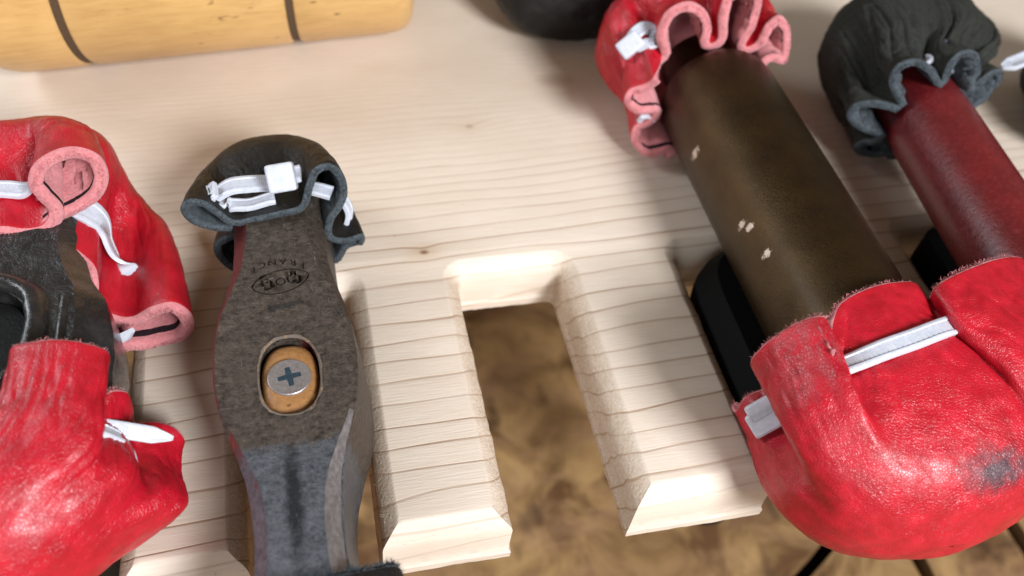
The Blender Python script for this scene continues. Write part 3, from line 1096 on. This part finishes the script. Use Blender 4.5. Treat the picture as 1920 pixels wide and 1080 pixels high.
for geo_ in stamp_text(24.4, 0.4 + DEEP):
    cut(head2, geo_)
cut(head2, stamp_ring(24.0 - DEEP, 25.0))
obj('stamped_letters', *merge(stamp_text(24.0 - DEEP + 0.06, 0.0)), STAMPDARK, h2, None, False)
# a worn row of punched marks nearer the eye
V, F = [], []
rng = random.Random(8)
for k in range(46):
    s_ = k / 45
    cx, cy = OX - 3.0 + 6.8 * s_, 41.6 + 0.5 * s_ + 1.5 * max(0, s_ - 0.45) + rng.gauss(0, 0.35)
    r_ = rng.uniform(0.22, 0.5)
    k0 = len(V)
    m_ = 7
    for q in range(m_):
        a = 2 * math.pi * q / m_
        V.append((cx + r_ * math.cos(a) * rng.uniform(.6, 1.2), cy + r_ * math.sin(a) * rng.uniform(.6, 1.2), ZT + 0.10 + 0.001 * k))
    F.append(tuple(k0 + q for q in range(m_)))
obj('punch_marks', V, F, STAMPDARK, h2, None, False)

rim = [(-60.2, 70.0, 28.1) + (175,), (-58.3, 70.0, 31.3), (-54.5, 70.0, 30.5), (-51.5, 70.0, 26.7), (-48.8, 69.0, 24.6) + (135,), (-43.9, 69.0, 25.2), (-37.8, 69.0, 26.4) + (90,),
       (-33.8, 70.0, 26.7), (-32.1, 72.0, 30.4), (-29.8, 73.5, 34.5), (-25.8, 74.0, 35.2) + (48,), (-23.0, 73.0, 32.2), (-22.5, 72.0, 27.3), (-24.2, 70.0, 24.1), (-26.2, 69.0, 21.7) + (18,),
       (-26.9, 68.0, 17.7), (-23.9, 68.0, 16.2), (-19.6, 70.0, 15.1) + (-8,), (-19.4, 71.0, 10.5), (-23.0, 72.0, 8.4), (-26.0, 72.0, 3.5, -50), (-33.0, 73.0, 1.6), (-42.0, 73.0, 1.6, -95), (-51.0, 72.5, 2.4),
       (-55.2, 73.0, 7.7) + (-140,), (-55.0, 73.0, 13.5), (-50.7, 72.0, 17.5) + (-165,), (-54.3, 71.0, 19.7), (-58.7, 70.0, 23.8)]
cv, bv, cc = cover(h2, rim, [(79, -39.8, 13.2, 13.6, 12.6, 2.6), (86, -40.3, 14.0, 15.2, 13.2, 2.5), (93, -40.2, 14.0, 15.2, 13.0, 2.5), (99, -39.8, 13.2, 11.5, 10.6, 2.3)],
                   [0.80, 0.42, 0.12, 0.0], (-39.5, 102.5, 13.0), [BLACK, BLACKSUEDE], 'black leather hood over the narrow end, grey-blue suede edge', th=1.9, wrinkle=0.30, seed=1.0)
s1 = drape([(-50.6, 74.0, 27.9), (-49.1, 75.0, 30.5), (-45.5, 76.0, 32.2), (-41.5, 76.0, 33.7), (-37.6, 76.0, 33.7)], bv, 1.2, cc, 2.2)
s2 = drape([(-50.2, 74.0, 27.8), (-47.0, 73.0, 28.4), (-43.3, 73.0, 29.7), (-40.2, 73.0, 30.4)], bv, 0.7, cc)
hc = Vector((-37.2, 73.2, 32.7))
s3 = [(-30.8, 74.0, 28.0), (-28.8, 73.0, 28.1), (-26.2, 72.0, 27.7)]
s4 = [(-23.2, 76.0, 21.2), (-22.2, 75.0, 18.2), (-22.9, 74.0, 14.8), (-24.0, 73.0, 12.9)]
tie(cv, [strap_geo(s1, cc, w=5.0), strap_geo(s2, cc, w=3.6), tie_head(hc, Vector((-35.0, 75.0, 33.3)) - Vector((-39.8, 75.0, 32.7)), Vector(hc) - Vector(cc), (6.4, 6.6, 5.4)), strap_geo(s3, (-40, 80, 5), teeth=True), strap_geo(s4, (-45, 80, 10))])
rimf = [(x_, y_ - 2.6, z_, *r_) for (x_, y_, z_, *r_) in [(-54.0, -19.0, 10.0, 180), (-52.0, -18.6, 17.0), (-49.0, -18.8, 21.0), (-45.0, -18.3, 25.2), (-38.0, -18.4, 25.8, 90), (-31.0, -18.0, 25.0), (-27.0, -16.6, 22.0), (-22.5, -15.6, 19.0, 35), (-21.5, -16.0, 13.0), (-24.0, -17.5, 6.0, -20), (-30.0, -19.0, 1.5), (-38.0, -19.0, 0.8, -90), (-46.0, -19.0, 1.5), (-52.0, -19.0, 5.0)]]
cv, bv, cc = cover(h2, rimf, [(-27, -38, 12.5, 13.0, 12.5, 2.6), (-34, -38, 12.5, 15.5, 13.5, 2.6), (-46, -38, 12, 15.5, 13.5, 2.6), (-54, -38, 12, 11, 10, 2.4)], [0.8, 0.4, 0.1, 0], (-38, -58, 12), [BLACK, BLACKSUEDE],
                   'black leather hood over the wide end', th=2.0, seed=2.0, fuzz=3000, fuzzlen=1.9)
tie(cv, [strap_geo([(-38 + 14.5 * math.cos(a), -26.5, 12.5 + 14.0 * math.sin(a)) for a in np.linspace(0, 2 * math.pi, 14)], (-38, -26.5, 12.5), n=120)])

# ================================================================== black iron hammer with red covers beside it
h1 = thing('hammer', (-95, 42, 0), 'black iron hammer with two red leather covers, beside the worn steel hammer', 'hammer')
X1 = -95.5
st1 = [(1, X1, 14, 1.8, 25, 4), (6, X1, 15, 0.8, 26, 4), (14, X1, 17, 0.8, 26, 5), (24, X1, 20.5, 0.8, 26, 6), (34, X1, 21.3, 0.8, 26.5, 6.5), (44, X1, 20.8, 0.8, 26.5, 6), (52, X1, 18.5, 0.8, 26, 5), (58, X1, 15.5, 0.8, 26, 4.5), (66, X1, 13.8, 0.8, 26, 4.5), (80, X1, 14, 0.8, 26, 4.5), (96, X1, 14.5, 0.8, 26, 4.5)]
head1 = loft_y(st1, IRON, h1, 'head', nsub=5, noise_amp=0.45, seed=8.0)
# raised collar round the eye
E1X, E1Y = -99.0, 40.0
V, F = [], []
n = 56
for r_, z in ((5.2, 24.5), (3.6, 27.6), (2.4, 28.8), (0.9, 28.9), (0.0, 28.2), (-0.3, 24.0), (-1.0, 16.0)):
    for x, y in oval(E1X, E1Y, 9.2 + r_, 13.2 + r_ * 0.9, n, wob=0.05, seed=3):
        V.append((x, y, z + 0.35 * fnoise((x, y, z), 0.35)))
for i in range(6):
    for j in range(n):
        F.append((i * n + j, i * n + (j + 1) % n, (i + 1) * n + (j + 1) % n, (i + 1) * n + j))
cut(head1, prism_geo(oval(E1X, E1Y, 8.9, 12.9, wob=0.04, seed=3), 10, 40))
collar = obj('eye_collar', V, F, IRON, head1)
fix_normals(collar)
# ribs on the cheek between collar and side
for xx, w_ in ((-83.2, 1.3), (-79.6, 1.1)):
    V, F = [], []
    ys = np.linspace(30, 49, 16)
    for y in ys:
        k = math.sin(math.pi * (y - 28) / 23) ** 0.5
        zz = 26.3 if xx < -81.5 else 24.4
        for dx, dz in ((-w_, -1.5), (-w_ * .5, 0.8 * k), (w_ * .5, 0.7 * k), (w_, -1.8)):
            V.append((xx + dx + 0.12 * (y - 40) * 0, y, zz + dz + 0.25 * fnoise((xx, y, 0), 0.4)))
    for i in range(len(ys) - 1):
        for j in range(3):
            F.append((i * 4 + j, i * 4 + j + 1, (i + 1) * 4 + j + 1, (i + 1) * 4 + j))
    ro = obj('cheek_rib', V, F, IRON, head1)
    fix_normals(ro)
handle(h1, E1X, E1Y, 8.3, 12.2, 22.5, -150, BLACKHANDLE)

# upper cover, open end towards the eye
rim = [(-112.0, 66.0, 24.0, 140), (-106.0, 69.0, 28.2), (-97.9, 70.0, 27.8) + (112,), (-93.5, 70.0, 26.5), (-89.7, 70.5, 26.6) + (92,), (-87.9, 72.0, 28.9), (-89.6, 73.5, 31.9), (-90.8, 75.0, 34.9), (-89.0, 77.5, 38.2), (-84.8, 80.0, 39.6), (-80.1, 81.0, 39.4) + (72,), (-75.9, 80.5, 36.7), (-75.1, 79.0, 31.9), (-77.4, 77.0, 27.8),
       (-81.9, 75.0, 25.8), (-86.1, 73.0, 25.3), (-87.7, 71.0, 24.4), (-85.9, 68.0, 23.5) + (48,), (-82.3, 65.0, 22.4), (-79.6, 62.0, 20.6) + (30,), (-79.5, 60.0, 17.1), (-80.3, 58.0, 13.2) + (10,), (-78.4, 56.5, 10.8), (-74.0, 55.0, 10.4),
       (-68.5, 54.0, 14.5), (-63.7, 53.5, 15.8), (-60.7, 53.0, 12.5), (-60.4, 52.6, 7.4) + (-30,), (-63.5, 52.4, 3.3), (-69.1, 52.0, 2.4), (-74.0, 51.0, 3.0), (-78.5, 53.0, 2.4, -52), (-84.0, 57.0, 1.6), (-95.0, 62.0, 1.2, -90), (-106.0, 60.0, 1.6), (-116.0, 58.0, 5.0, -150), (-117.0, 60.0, 14.0)]
cv, bv, cc = cover(h1, rim, [(84, -96, 17.0, 20.0, 17.5, 2.8), (92, -96.5, 17.5, 21.5, 17.5, 2.8), (99, -96.5, 17, 20, 16.5, 2.7), (106, -96.5, 15.5, 14.5, 12.5, 2.5)],
                   [0.72, 0.34, 0.08, 0.0], (-96.5, 110.0, 15.0), [RED, PINK, SOOT], 'red leather hood with two open pink suede pleats', th=3.1, line_rows=1, wrinkle=0.35, seed=3.0, pleat=0.5, fuzz=2600, fuzzlen=1.0)
sa = drape([(-102.4, 80.0, 31.5), (-98.2, 80.0, 31.2), (-95.0, 80.0, 30.9), (-92.4, 79.0, 30.9)], bv, 0.9, cc)
sb = drape([(-83.8, 78.0, 23.4), (-80.4, 76.0, 21.5), (-77.2, 73.0, 17.4), (-75.1, 68.0, 13.3), (-74.4, 62.0, 10.5)], bv, 0.8, cc)
sc_ = [(-79.3, 53.0, 10.3), (-78.3, 52.0, 5.8), (-76.2, 50.0, 8.1), (-74.3, 49.0, 12.0)]
tie(cv, [strap_geo(sa, cc, w=4.6), strap_geo(sb, cc, w=6.4), strap_geo(sc_, (-85, 60, 5), w=4.2)])

# lower cover, a tall pleat standing over the head
rim = [(-119.0, 34.0, 8.0, 190), (-117.0, 34.0, 18.0), (-110.0, 33.0, 24.0), (-104.0, 31.0, 27.6), (-95.5, 29.9, 28.0) + (125,), (-91.3, 28.2, 27.4), (-89.8, 29.6, 29.0), (-89.5, 31.1, 33.0) + (112,), (-85.0, 30.5, 35.0), (-80.1, 30.0, 35.5) + (90,), (-75.4, 28.8, 35.0), (-72.1, 28.1, 33.0) + (70,), (-72.1, 27.5, 30.0), (-74.3, 25.2, 27.5),
       (-74.2, 23.0, 26.0) + (48,), (-72.2, 24.2, 25.0), (-70.5, 25.4, 22.0) + (30,), (-70.3, 24.6, 18.0), (-70.7, 23.7, 14.0), (-67.4, 24.5, 12.0), (-64.2, 24.2, 9.5) + (5,), (-62.3, 22.3, 7.0), (-63.8, 22.7, 4.0), (-66.0, 24.0, 2.2, -30), (-76.0, 27.0, 1.8), (-86.0, 30.0, 1.2), (-96.0, 32.0, 1.2, -90), (-106.0, 32.0, 1.4), (-115.0, 32.0, 2.5, -140)]
cv, bv, cc = cover(h1, rim, [(19, -95, 17.5, 22, 18, 2.7), (9, -94, 17.5, 25.0, 17.5, 2.7), (0, -96, 16.5, 23.0, 16.5, 2.6), (-8, -98, 15, 18, 13, 2.4)],
                   [0.96, 0.72, 0.26, 0.0], (-98, -13, 14.0), [RED, PINK], 'red leather hood with a tall smooth pleat', th=2.3, wrinkle=0.40, seed=4.0, pleat=0.7, fuzz=1800, fuzzlen=1.1,
                   creases=[((-72.8, 13.2, 14.0), 2.6, 2.0), ((-72.6, 8.3, 12.0), 3.0, 0.7), ((-75.5, 18.5, 22.0), 4.0, 1.2)])
sa = drape([(-96.4, 20.5, 24.0), (-93.5, 20.1, 24.0), (-91.2, 19.9, 24.0), (-89.8, 19.5, 24.0)], bv, 0.8, cc)
sb = [(-78.4, 17.2, 27.0), (-76.4, 16.9, 25.5), (-72.2, 16.8, 23.0), (-67.8, 16.4, 21.0), (-62.5, 16.2, 18.0)]
sd = drape([(-77.5, 14.9, 26.0), (-75.6, 13.7, 24.0), (-73.9, 12.9, 20.0), (-72.9, 12.4, 15.0)], bv, 0.5, cc)
tie(cv, [strap_geo(sa, cc), strap_geo(sb, (-75, 60, -60), tip=True, w=3.3), strap_geo(sd, cc, w=3.4)])
hole = obj('punched_hole', *merge([round_box_geo(drape([(-72.8, 13.2, 14.0)], bv, -0.5, cc)[0][:3], (1, 0, 0), (0, 1, 0), (0, 0, 1), (2.6, 2.6, 2.2), 1.0)]), CRACK, cv)

# ================================================================== the big brown barrel hammer with red covers
h4 = thing('hammer', (84, 30, 0), 'thick brown barrel hammer with red leather covers tied over both ends', 'hammer')
XB, ZBAR, RB = 88.0, 17.9, 17.0


def barrel(parent, prof, cx, cz, mat, name='head', flat=0.0, n=72, ang=0.0, facet=0.0):
    """turned bar along Y (turned by ang about its middle): prof (y, radius)"""
    V, F = [], []
    ym = 60.0
    for y, r in prof:
        for k in range(n):
            a = 2 * math.pi * k / n
            rr = r * (1 + facet * math.cos(8 * a))
            x, z = rr * math.cos(a), rr * math.sin(a)
            V.append((cx + x * math.cos(ang) + (y - ym) * math.sin(ang), ym + (y - ym) * math.cos(ang) - x * math.sin(ang), cz + z))
    for i in range(len(prof) - 1):
        for j in range(n):
            F.append((i * n + j, i * n + (j + 1) % n, (i + 1) * n + (j + 1) % n, (i + 1) * n + j))
    F.append(tuple(range(n)))
    F.append(tuple((len(prof) - 1) * n + j for j in reversed(range(n))))
    o = obj(name, V, F, mat, parent)
    fix_normals(o)
    smooth_angle(o, 35)
    return o


barrel(h4, [(-9, 13), (-7, 15.5), (0, 16.4), (30, RB), (60, RB), (90, RB), (106, RB - 0.1), (109.5, RB - 0.5), (112, RB - 1.6), (113.5, RB - 3.4), (114.2, RB - 5.0), (126, RB - 6), (127, RB - 8)], XB, ZBAR, BRONZE, facet=0.006)
ck = loft_y([(4, 88, 15, -14, 2, 5), (10, 88, 20.5, -16, 2.2, 5), (36, 88, 21.2, -16, 2.4, 5), (56, 88, 20.0, -16, 2.2, 5), (63, 88, 14, -14, 4, 5)], BLACKIRON, h4, 'cheek', nsub=3, noise_amp=0.2)  # widened across the slot so its black stands in for the shade there
handle(h4, 90.0, 44.0, 9.0, 13.0, 2.0, -105, BLACKHANDLE)

rim = [(73.0, 101.2, 5.0) + (-150,), (67.0, 101.8, 4.0), (63.2, 105.7, 6.0) + (178,), (63.2, 107.0, 11.0), (66.8, 106.1, 14.0), (67.1, 105.5, 17.0) + (165,), (61.2, 104.2, 18.5), (58.1, 106.2, 21.0), (59.7, 108.0, 24.0) + (150,), (63.7, 106.6, 27.0), (65.5, 106.3, 30.0) + (138,),
       (70.5, 115.0, 29.1), (67.9, 116.5, 35.7), (69.8, 118.0, 42.2), (76.1, 119.0, 44.6) + (112,), (81.5, 118.0, 42.3), (83.8, 116.0, 38.0), (83.8, 114.5, 33.7) + (92,), (85.9, 114.5, 35.0), (85.1, 116.5, 41.0), (86.8, 118.5, 46.7), (92.8, 119.5, 48.5) + (70,), (97.7, 118.5, 45.9), (97.9, 116.5, 38.6),
       (95.7, 115.0, 31.9) + (54,), (98.9, 115.5, 32.1), (101.1, 117.0, 37.4), (105.6, 118.0, 39.4), (110.2, 117.0, 33.7) + (28,), (110.7, 115.0, 24.7), (104.0, 113.5, 26.2) + (12,), (104.0, 111.0, 20.0), (107.0, 109.0, 12.0, -20), (102.0, 107.0, 4.0), (92.0, 106.0, 2.0), (82.0, 105.0, 1.8, -95), (74.0, 103.0, 2.0)]
cv, bv, cc = cover(h4, rim, [(121, 85.5, 21.0, 22.5, 19.5, 2.4), (129, 85.5, 21, 26.5, 20.5, 2.5), (138, 85.5, 20.5, 26.5, 20, 2.5), (146, 85.5, 19.5, 19, 15, 2.4)],
                   [0.66, 0.30, 0.06, 0.0], (85.5, 151.5, 19.0), [RED, PINK, SOOT], 'red leather hood with frilled pink suede edge', th=2.9, line_rows=1, wrinkle=0.45, seed=5.0, pleat=0.6, fuzz=1600)
hc = Vector(drape([(66.1, 122.0, 26.6)], bv, 2.0, cc)[0][:3])
al = Vector((70.7, 122.0, 32.5)) - Vector((60.1, 120.0, 24.0))
s1 = drape([(65.7, 121.0, 26.6), (64.5, 123.0, 29.3), (67.1, 124.0, 32.4), (69.4, 122.0, 32.6), (70.1, 120.0, 32.1)], bv, 1.6, cc)
s2 = drape([(66.8, 120.0, 27.3), (68.5, 119.0, 30.6), (70.6, 118.0, 32.8)], bv, 1.1, cc)
s3 = [(64.2, 106.6, 14.0), (66.5, 106.9, 14.0), (68.6, 106.4, 13.0)]
tie(cv, [tie_head(hc, al, Vector(hc) - Vector(cc), (7.2, 5.4, 4.6)), strap_geo(s1, cc, w=3.8), strap_geo(s2, cc, w=3.4), strap_geo(s3, cc, w=3.0)])

rim = [(60.2, 11.7, 5.0) + (-168,), (62.1, 12.8, 9.0) + (178,), (66.0, 12.7, 12.0), (65.5, 11.7, 17.0) + (168,), (60.2, 10.4, 22.0), (56.0, 9.8, 28.0) + (155,), (58.0, 10.0, 34.5), (63.0, 10.4, 39.5) + (132,), (66.7, 9.2, 42.5), (67.8, 7.8, 42.0), (69.7, 6.5, 37.2) + (112,), (72.8, 11.7, 37.2), (76.9, 15.8, 37.6), (85.4, 18.4, 38.2) + (88,), (94.0, 19.3, 37.4), (97.0, 18.4, 36.6), (98.5, 15.9, 34.6) + (68,),
       (97.5, 14.9, 37.0), (98.0, 15.4, 39.6), (104.2, 17.3, 41.0) + (52,), (117.8, 21.8, 38.5), (129.3, 25.2, 33.5) + (28,), (138.2, 26.3, 26.0), (143.9, 26.4, 18.0) + (2,), (148.4, 29.7, 9.0), (115.0, 18.0, 3.4, -35), (104.0, 15.0, 1.6), (96.0, 12.0, 1.6, -80), (80.0, 10.0, 1.6), (68.0, 12.0, 1.8, -130), (61.5, 14.0, 2.4)]
cv, bv, cc = cover(h4, rim, [(7, 89, 19.5, 27.0, 18.5, 2.8), (-5, 90, 18.5, 30.5, 19.0, 3.0), (-16, 90, 16.5, 30.0, 18.0, 2.9), (-25, 90, 14.5, 24, 14.5, 2.6)],
                   [0.96, 0.66, 0.20, 0.0], (89, -30.5, 13.0), [RED_STAIN, PINK], 'red leather hood with a black scuff and a flat white tie', th=2.0, wrinkle=0.35, seed=6.0, pleat=0.8, nu=440, nv=84, fuzz=3000, fuzzlen=1.2,
                   creases=[((70.6, 1.9, 36.0), 3.0, 1.6), ((72.6, -4.3, 33.0), 3.0, 1.6), ((75.4, -10.4, 30.0), 3.0, 1.0), ((102.6, 6.6, 35.0), 3.0, 1.6), ((106.1, -0.5, 30.0), 3.6, 1.4), ((97.1, 10.7, 36.0), 3.0, 1.0), ((66.7, 1.1, 16.0), 3.4, 1.8), ((69.8, -6.4, 12.0), 3.4, 1.4)])
s1 = drape([(67.9, 0.2, 37.0), (71.7, 1.0, 38.0), (79.1, 2.2, 39.0), (87.1, 3.5, 39.0), (97.5, 6.6, 37.0), (103.9, 8.7, 35.0)], bv, 0.9, cc)
hc = Vector(drape([(62.6, 5.1, 14.0)], bv, 1.6, cc)[0][:3])
al = Vector((67.5, 5.8, 16.0)) - Vector((58.6, 4.7, 10.0))
tie(cv, [strap_geo(s1, cc, w=4.4, t=1.3), tie_head(hc, al, Vector(hc) - Vector(cc), (9.4, 6.4, 5.6)), tie_head(Vector(hc) + al.normalized() * -1.0 + Vector((-0.6, 1.8, 2.0)), al, Vector(hc) - Vector(cc), (7.0, 4.6, 4.4))])

# ================================================================== the maroon barrel hammer with a black suede cover
h5 = thing('hammer', (148, 40, 0), 'maroon barrel hammer with a grey-black frilled suede cover', 'hammer')
A5 = math.radians(5.7)
barrel(h5, [(-14, 10), (-12, 11.8), (30, 12.2), (60, 12.2), (84, 12.2), (90, 12.0), (104, 11.0), (105, 9)], 144.0, 20.0, MAROON, ang=A5)
loft_y([(8, 150.5, 13, -15, 9, 3), (12, 150.5, 14.8, -16, 9, 3), (40, 150.5, 15.2, -16, 9, 3), (56, 150.5, 14.8, -16, 9, 3), (60, 150.5, 13, -15, 9, 3)], BLACKIRON, h5, 'cheek', nsub=3, noise_amp=0.2)
handle(h5, 151.0, 42.0, 9.0, 12.0, 2.0, -105, BLACKHANDLE)
rim = []
for q in range(49):
    a = math.radians(200.0) - 2 * math.pi * q / 49
    lobe = 0.5 - 0.5 * math.cos(7 * a + 0.6)
    a2 = a - 0.11 * math.sin(7 * a + 0.6)
    rr = 14.6 + (8.6 + 2.0 * math.sin(3 * a)) * lobe
    rim.append((147.5 + rr * 1.08 * math.cos(a2), 91.0 + 5.0 * lobe + 2.0 * math.cos(a), max(2.0 + lobe, 20.5 + rr * 0.92 * math.sin(a2)), math.degrees(a)))
cv, bv, cc = cover(h5, rim, [(103, 150, 20.0, 18.0, 15.5, 2.3), (112, 155, 20.5, 26, 19, 2.4), (128, 158, 20, 27, 19, 2.4), (140, 160, 18, 20, 15, 2.3)],
                   [0.75, 0.34, 0.10, 0.0], (161, 149, 17.0), [GREYSUEDE, BLACKSUEDE], 'black suede bag with a frilled grey edge', th=2.3, wrinkle=0.7, seed=7.0, pleat=2.6, fuzz=1600,
                   creases=[((133.2, 109.4, 25.0), 6, 3.5), ((132.9, 99.2, 24.0), 5, 3.0), ((148.5, 117.2, 30.0), 5, 2.8), ((146.5, 105.2, 30.0), 5, 2.8), ((173.7, 115.3, 26.0), 5, 2.5)])
s1 = drape([(145.2, 99.5, 31.0), (149.1, 100.2, 31.0), (153.1, 100.9, 31.0)], bv, 1.0, cc)
tie(cv, [strap_geo(s1, cc, w=4.0)])
rimf = [(121.0, 8, 20, 180), (127, 8, 34), (139, 9, 38, 90), (151, 8, 34), (158, 7, 20, 0), (151, 7, 6), (139, 7, 3, -90), (127, 8, 6)]
cv, bv, cc = cover(h5, rimf, [(0, 139, 19, 17.5, 16, 2.4), (-12, 139, 17, 20, 17, 2.6), (-26, 139, 15, 19, 15, 2.5), (-35, 139, 14, 12, 9, 2.3)], [0.6, 0.2, 0, 0], (139, -38, 13), [BLACK, BLACKSUEDE], 'black leather hood over the front end', th=2.0, wrinkle=0.4, seed=8.0, pleat=0.6)

# ================================================================== turned wooden mallet lying behind
mal = thing('mallet', (-60, 190, 0), 'yellow varnished wooden mallet with two dark ring grooves lying on the board', 'mallet')
AM = math.radians(6.0)
RM = 34.0
ux, uy = math.cos(AM), math.sin(AM)
AX, AY, AZ = 9.0, 187.0, RM + 0.2      # right-hand end of its axis


def mallet_pt(s, a, r):
    """s mm from the right end, angle a, radius r"""
    return (AX - s * ux - math.sin(AM) * 0 - r * math.cos(a) * -uy * -1 * -1, AY - s * uy + r * math.cos(a) * ux, AZ + r * math.sin(a))


def turned(name, prof, mat, parent, n=96):
    V, F = [], []
    for s, r in prof:
        for k in range(n):
            V.append(mallet_pt(s, 2 * math.pi * k / n, r))
    for i in range(len(prof) - 1):
        for j in range(n):
            F.append((i * n + j, i * n + (j + 1) % n, (i + 1) * n + (j + 1) % n, (i + 1) * n + j))
    F.append(tuple(range(n)))
    F.append(tuple((len(prof) - 1) * n + j for j in reversed(range(n))))
    o = obj(name, V, F, mat, parent)
    fix_normals(o)
    smooth_angle(o, 40)
    return o


G1, G2 = 37.5, 98.0
prof_m = [(0.0, RM - 8), (0.3, RM - 5), (1.4, RM - 2.4), (3.2, RM - 0.9), (6, RM - 0.1), (10, RM)]
for g in (G1, G2):
    prof_m += [(g - 2.2, RM), (g - 1.3, RM - 0.5), (g - 0.8, RM - 1.5), (g + 0.8, RM - 1.5), (g + 1.3, RM - 0.5), (g + 2.2, RM)]
prof_m += [(116, RM), (120, RM - 1), (123, RM - 5), (123.4, RM - 8)]
mh = turned('mallet_head', prof_m, MALLETWOOD, mal)
for g in (G1, G2):
    turned('ring_groove', [(g - 1.15, RM - 1.6), (g - 1.1, RM - 0.75), (g + 1.1, RM - 0.75), (g + 1.15, RM - 1.6)], GROOVE, mh)
hc_ = mallet_pt(61, math.pi / 2, 0)
V, F = [], []
n = 32
for k_, (d_, r_) in enumerate([(20, 11), (60, 11), (140, 12.5), (220, 14), (228, 12), (229, 6)]):
    for k in range(n):
        a = 2 * math.pi * k / n
        V.append((hc_[0] - uy * d_ + ux * r_ * math.cos(a), hc_[1] + ux * d_ + uy * r_ * math.cos(a), hc_[2] - d_ * 0.085 + r_ * math.sin(a)))
for i in range(5):
    for j in range(n):
        F.append((i * n + j, i * n + (j + 1) % n, (i + 1) * n + (j + 1) % n, (i + 1) * n + j))
F.append(tuple(5 * n + j for j in range(n)))
mo = obj('handle', V, F, MALLETWOOD, mal)
fix_normals(mo)

# ================================================================== black covered hammer behind, its rounded end towards us
h6 = thing('hammer', (62, 185, 0), 'black leather covered hammer end behind the frilled red cover', 'hammer')
rimb = [(36, 212, 18, 180), (42, 213, 32), (62, 214, 38, 90), (82, 213, 32), (88, 212, 18, 0), (80, 211, 5), (62, 211, 2.0, -90), (44, 211, 5)]
cv, bv, cc = cover(h6, rimb, [(202, 62, 19.5, 23, 17.5, 2.5), (186, 62, 19.5, 27, 19, 2.7), (172, 62, 18.5, 26.5, 18, 2.7), (163, 62, 16.5, 20, 14, 2.5)], [0.6, 0.2, 0, 0], (62, 158.5, 14.5), [BLACK, BLACKSUEDE], None, th=2.0, wrinkle=0.5, seed=9.0, pleat=0.4)
s1 = drape([(51.0, 138.3, 36.0), (55.2, 137.8, 34.0), (59.3, 139.3, 32.0)], bv, 1.0, cc)
tie(cv, [strap_geo(s1, cc, w=4.4)])
barrel(h6, [(166, 9), (168, 11), (250, 11), (252, 9)], 62, 20, IRON)
handle(h6, 62, 270, 8, 11, 3, 0.2 - 0.0, BLACKHANDLE) if False else None

# ================================================================== the last hammer, cut by the right-hand edge
h7 = thing('hammer', (222, 90, 0), 'black covered hammer beyond the maroon one, white tie tail sticking out', 'hammer')
cx7 = 222.0
barrel(h7, [(-10, 10), (-8, 12), (96, 12), (98, 10)], cx7, 20, IRON)
loft_y([(10, 224, 14.5, -2.0, 12, 3), (14, 224, 16.2, -0.8, 14, 2.5), (62, 224, 16.2, -0.8, 14, 2.5), (67, 224, 14.0, -1, 12, 3)], IRON, h7, 'cheek', nsub=3)
handle(h7, 224, 38.0, 9.0, 12.0, 2.0, -105, BLACKHANDLE)
rim7 = [(cx7 - 24, 84, 20, 180), (cx7 - 14, 83, 36), (cx7, 84, 40, 90), (cx7 + 14, 83, 36), (cx7 + 24, 84, 20, 0), (cx7 + 15, 85, 5), (cx7, 85, 2, -90), (cx7 - 15, 85, 5)]
cv, bv, cc = cover(h7, rim7, [(92, cx7, 20, 18, 16.5, 2.4), (104, cx7, 20, 23, 18.5, 2.5), (116, cx7, 19, 22, 17.5, 2.5), (124, cx7, 17, 15, 12, 2.3)], [0.6, 0.2, 0, 0], (cx7, 129, 16), [BLACK, BLACKSUEDE], None, th=2.0, wrinkle=0.4, seed=10.0, pleat=0.6, nu=180, nv=40)
tie(cv, [strap_geo([(199.2, 107.9, 30.0), (193.2, 108.5, 28.0), (187.3, 108.0, 26.0), (181.1, 107.5, 24.0)], (200, 110, 0), w=5.2, tip=True, teeth=False)])

for o in col.objects:
    if 'base' in o:
        del o['base']
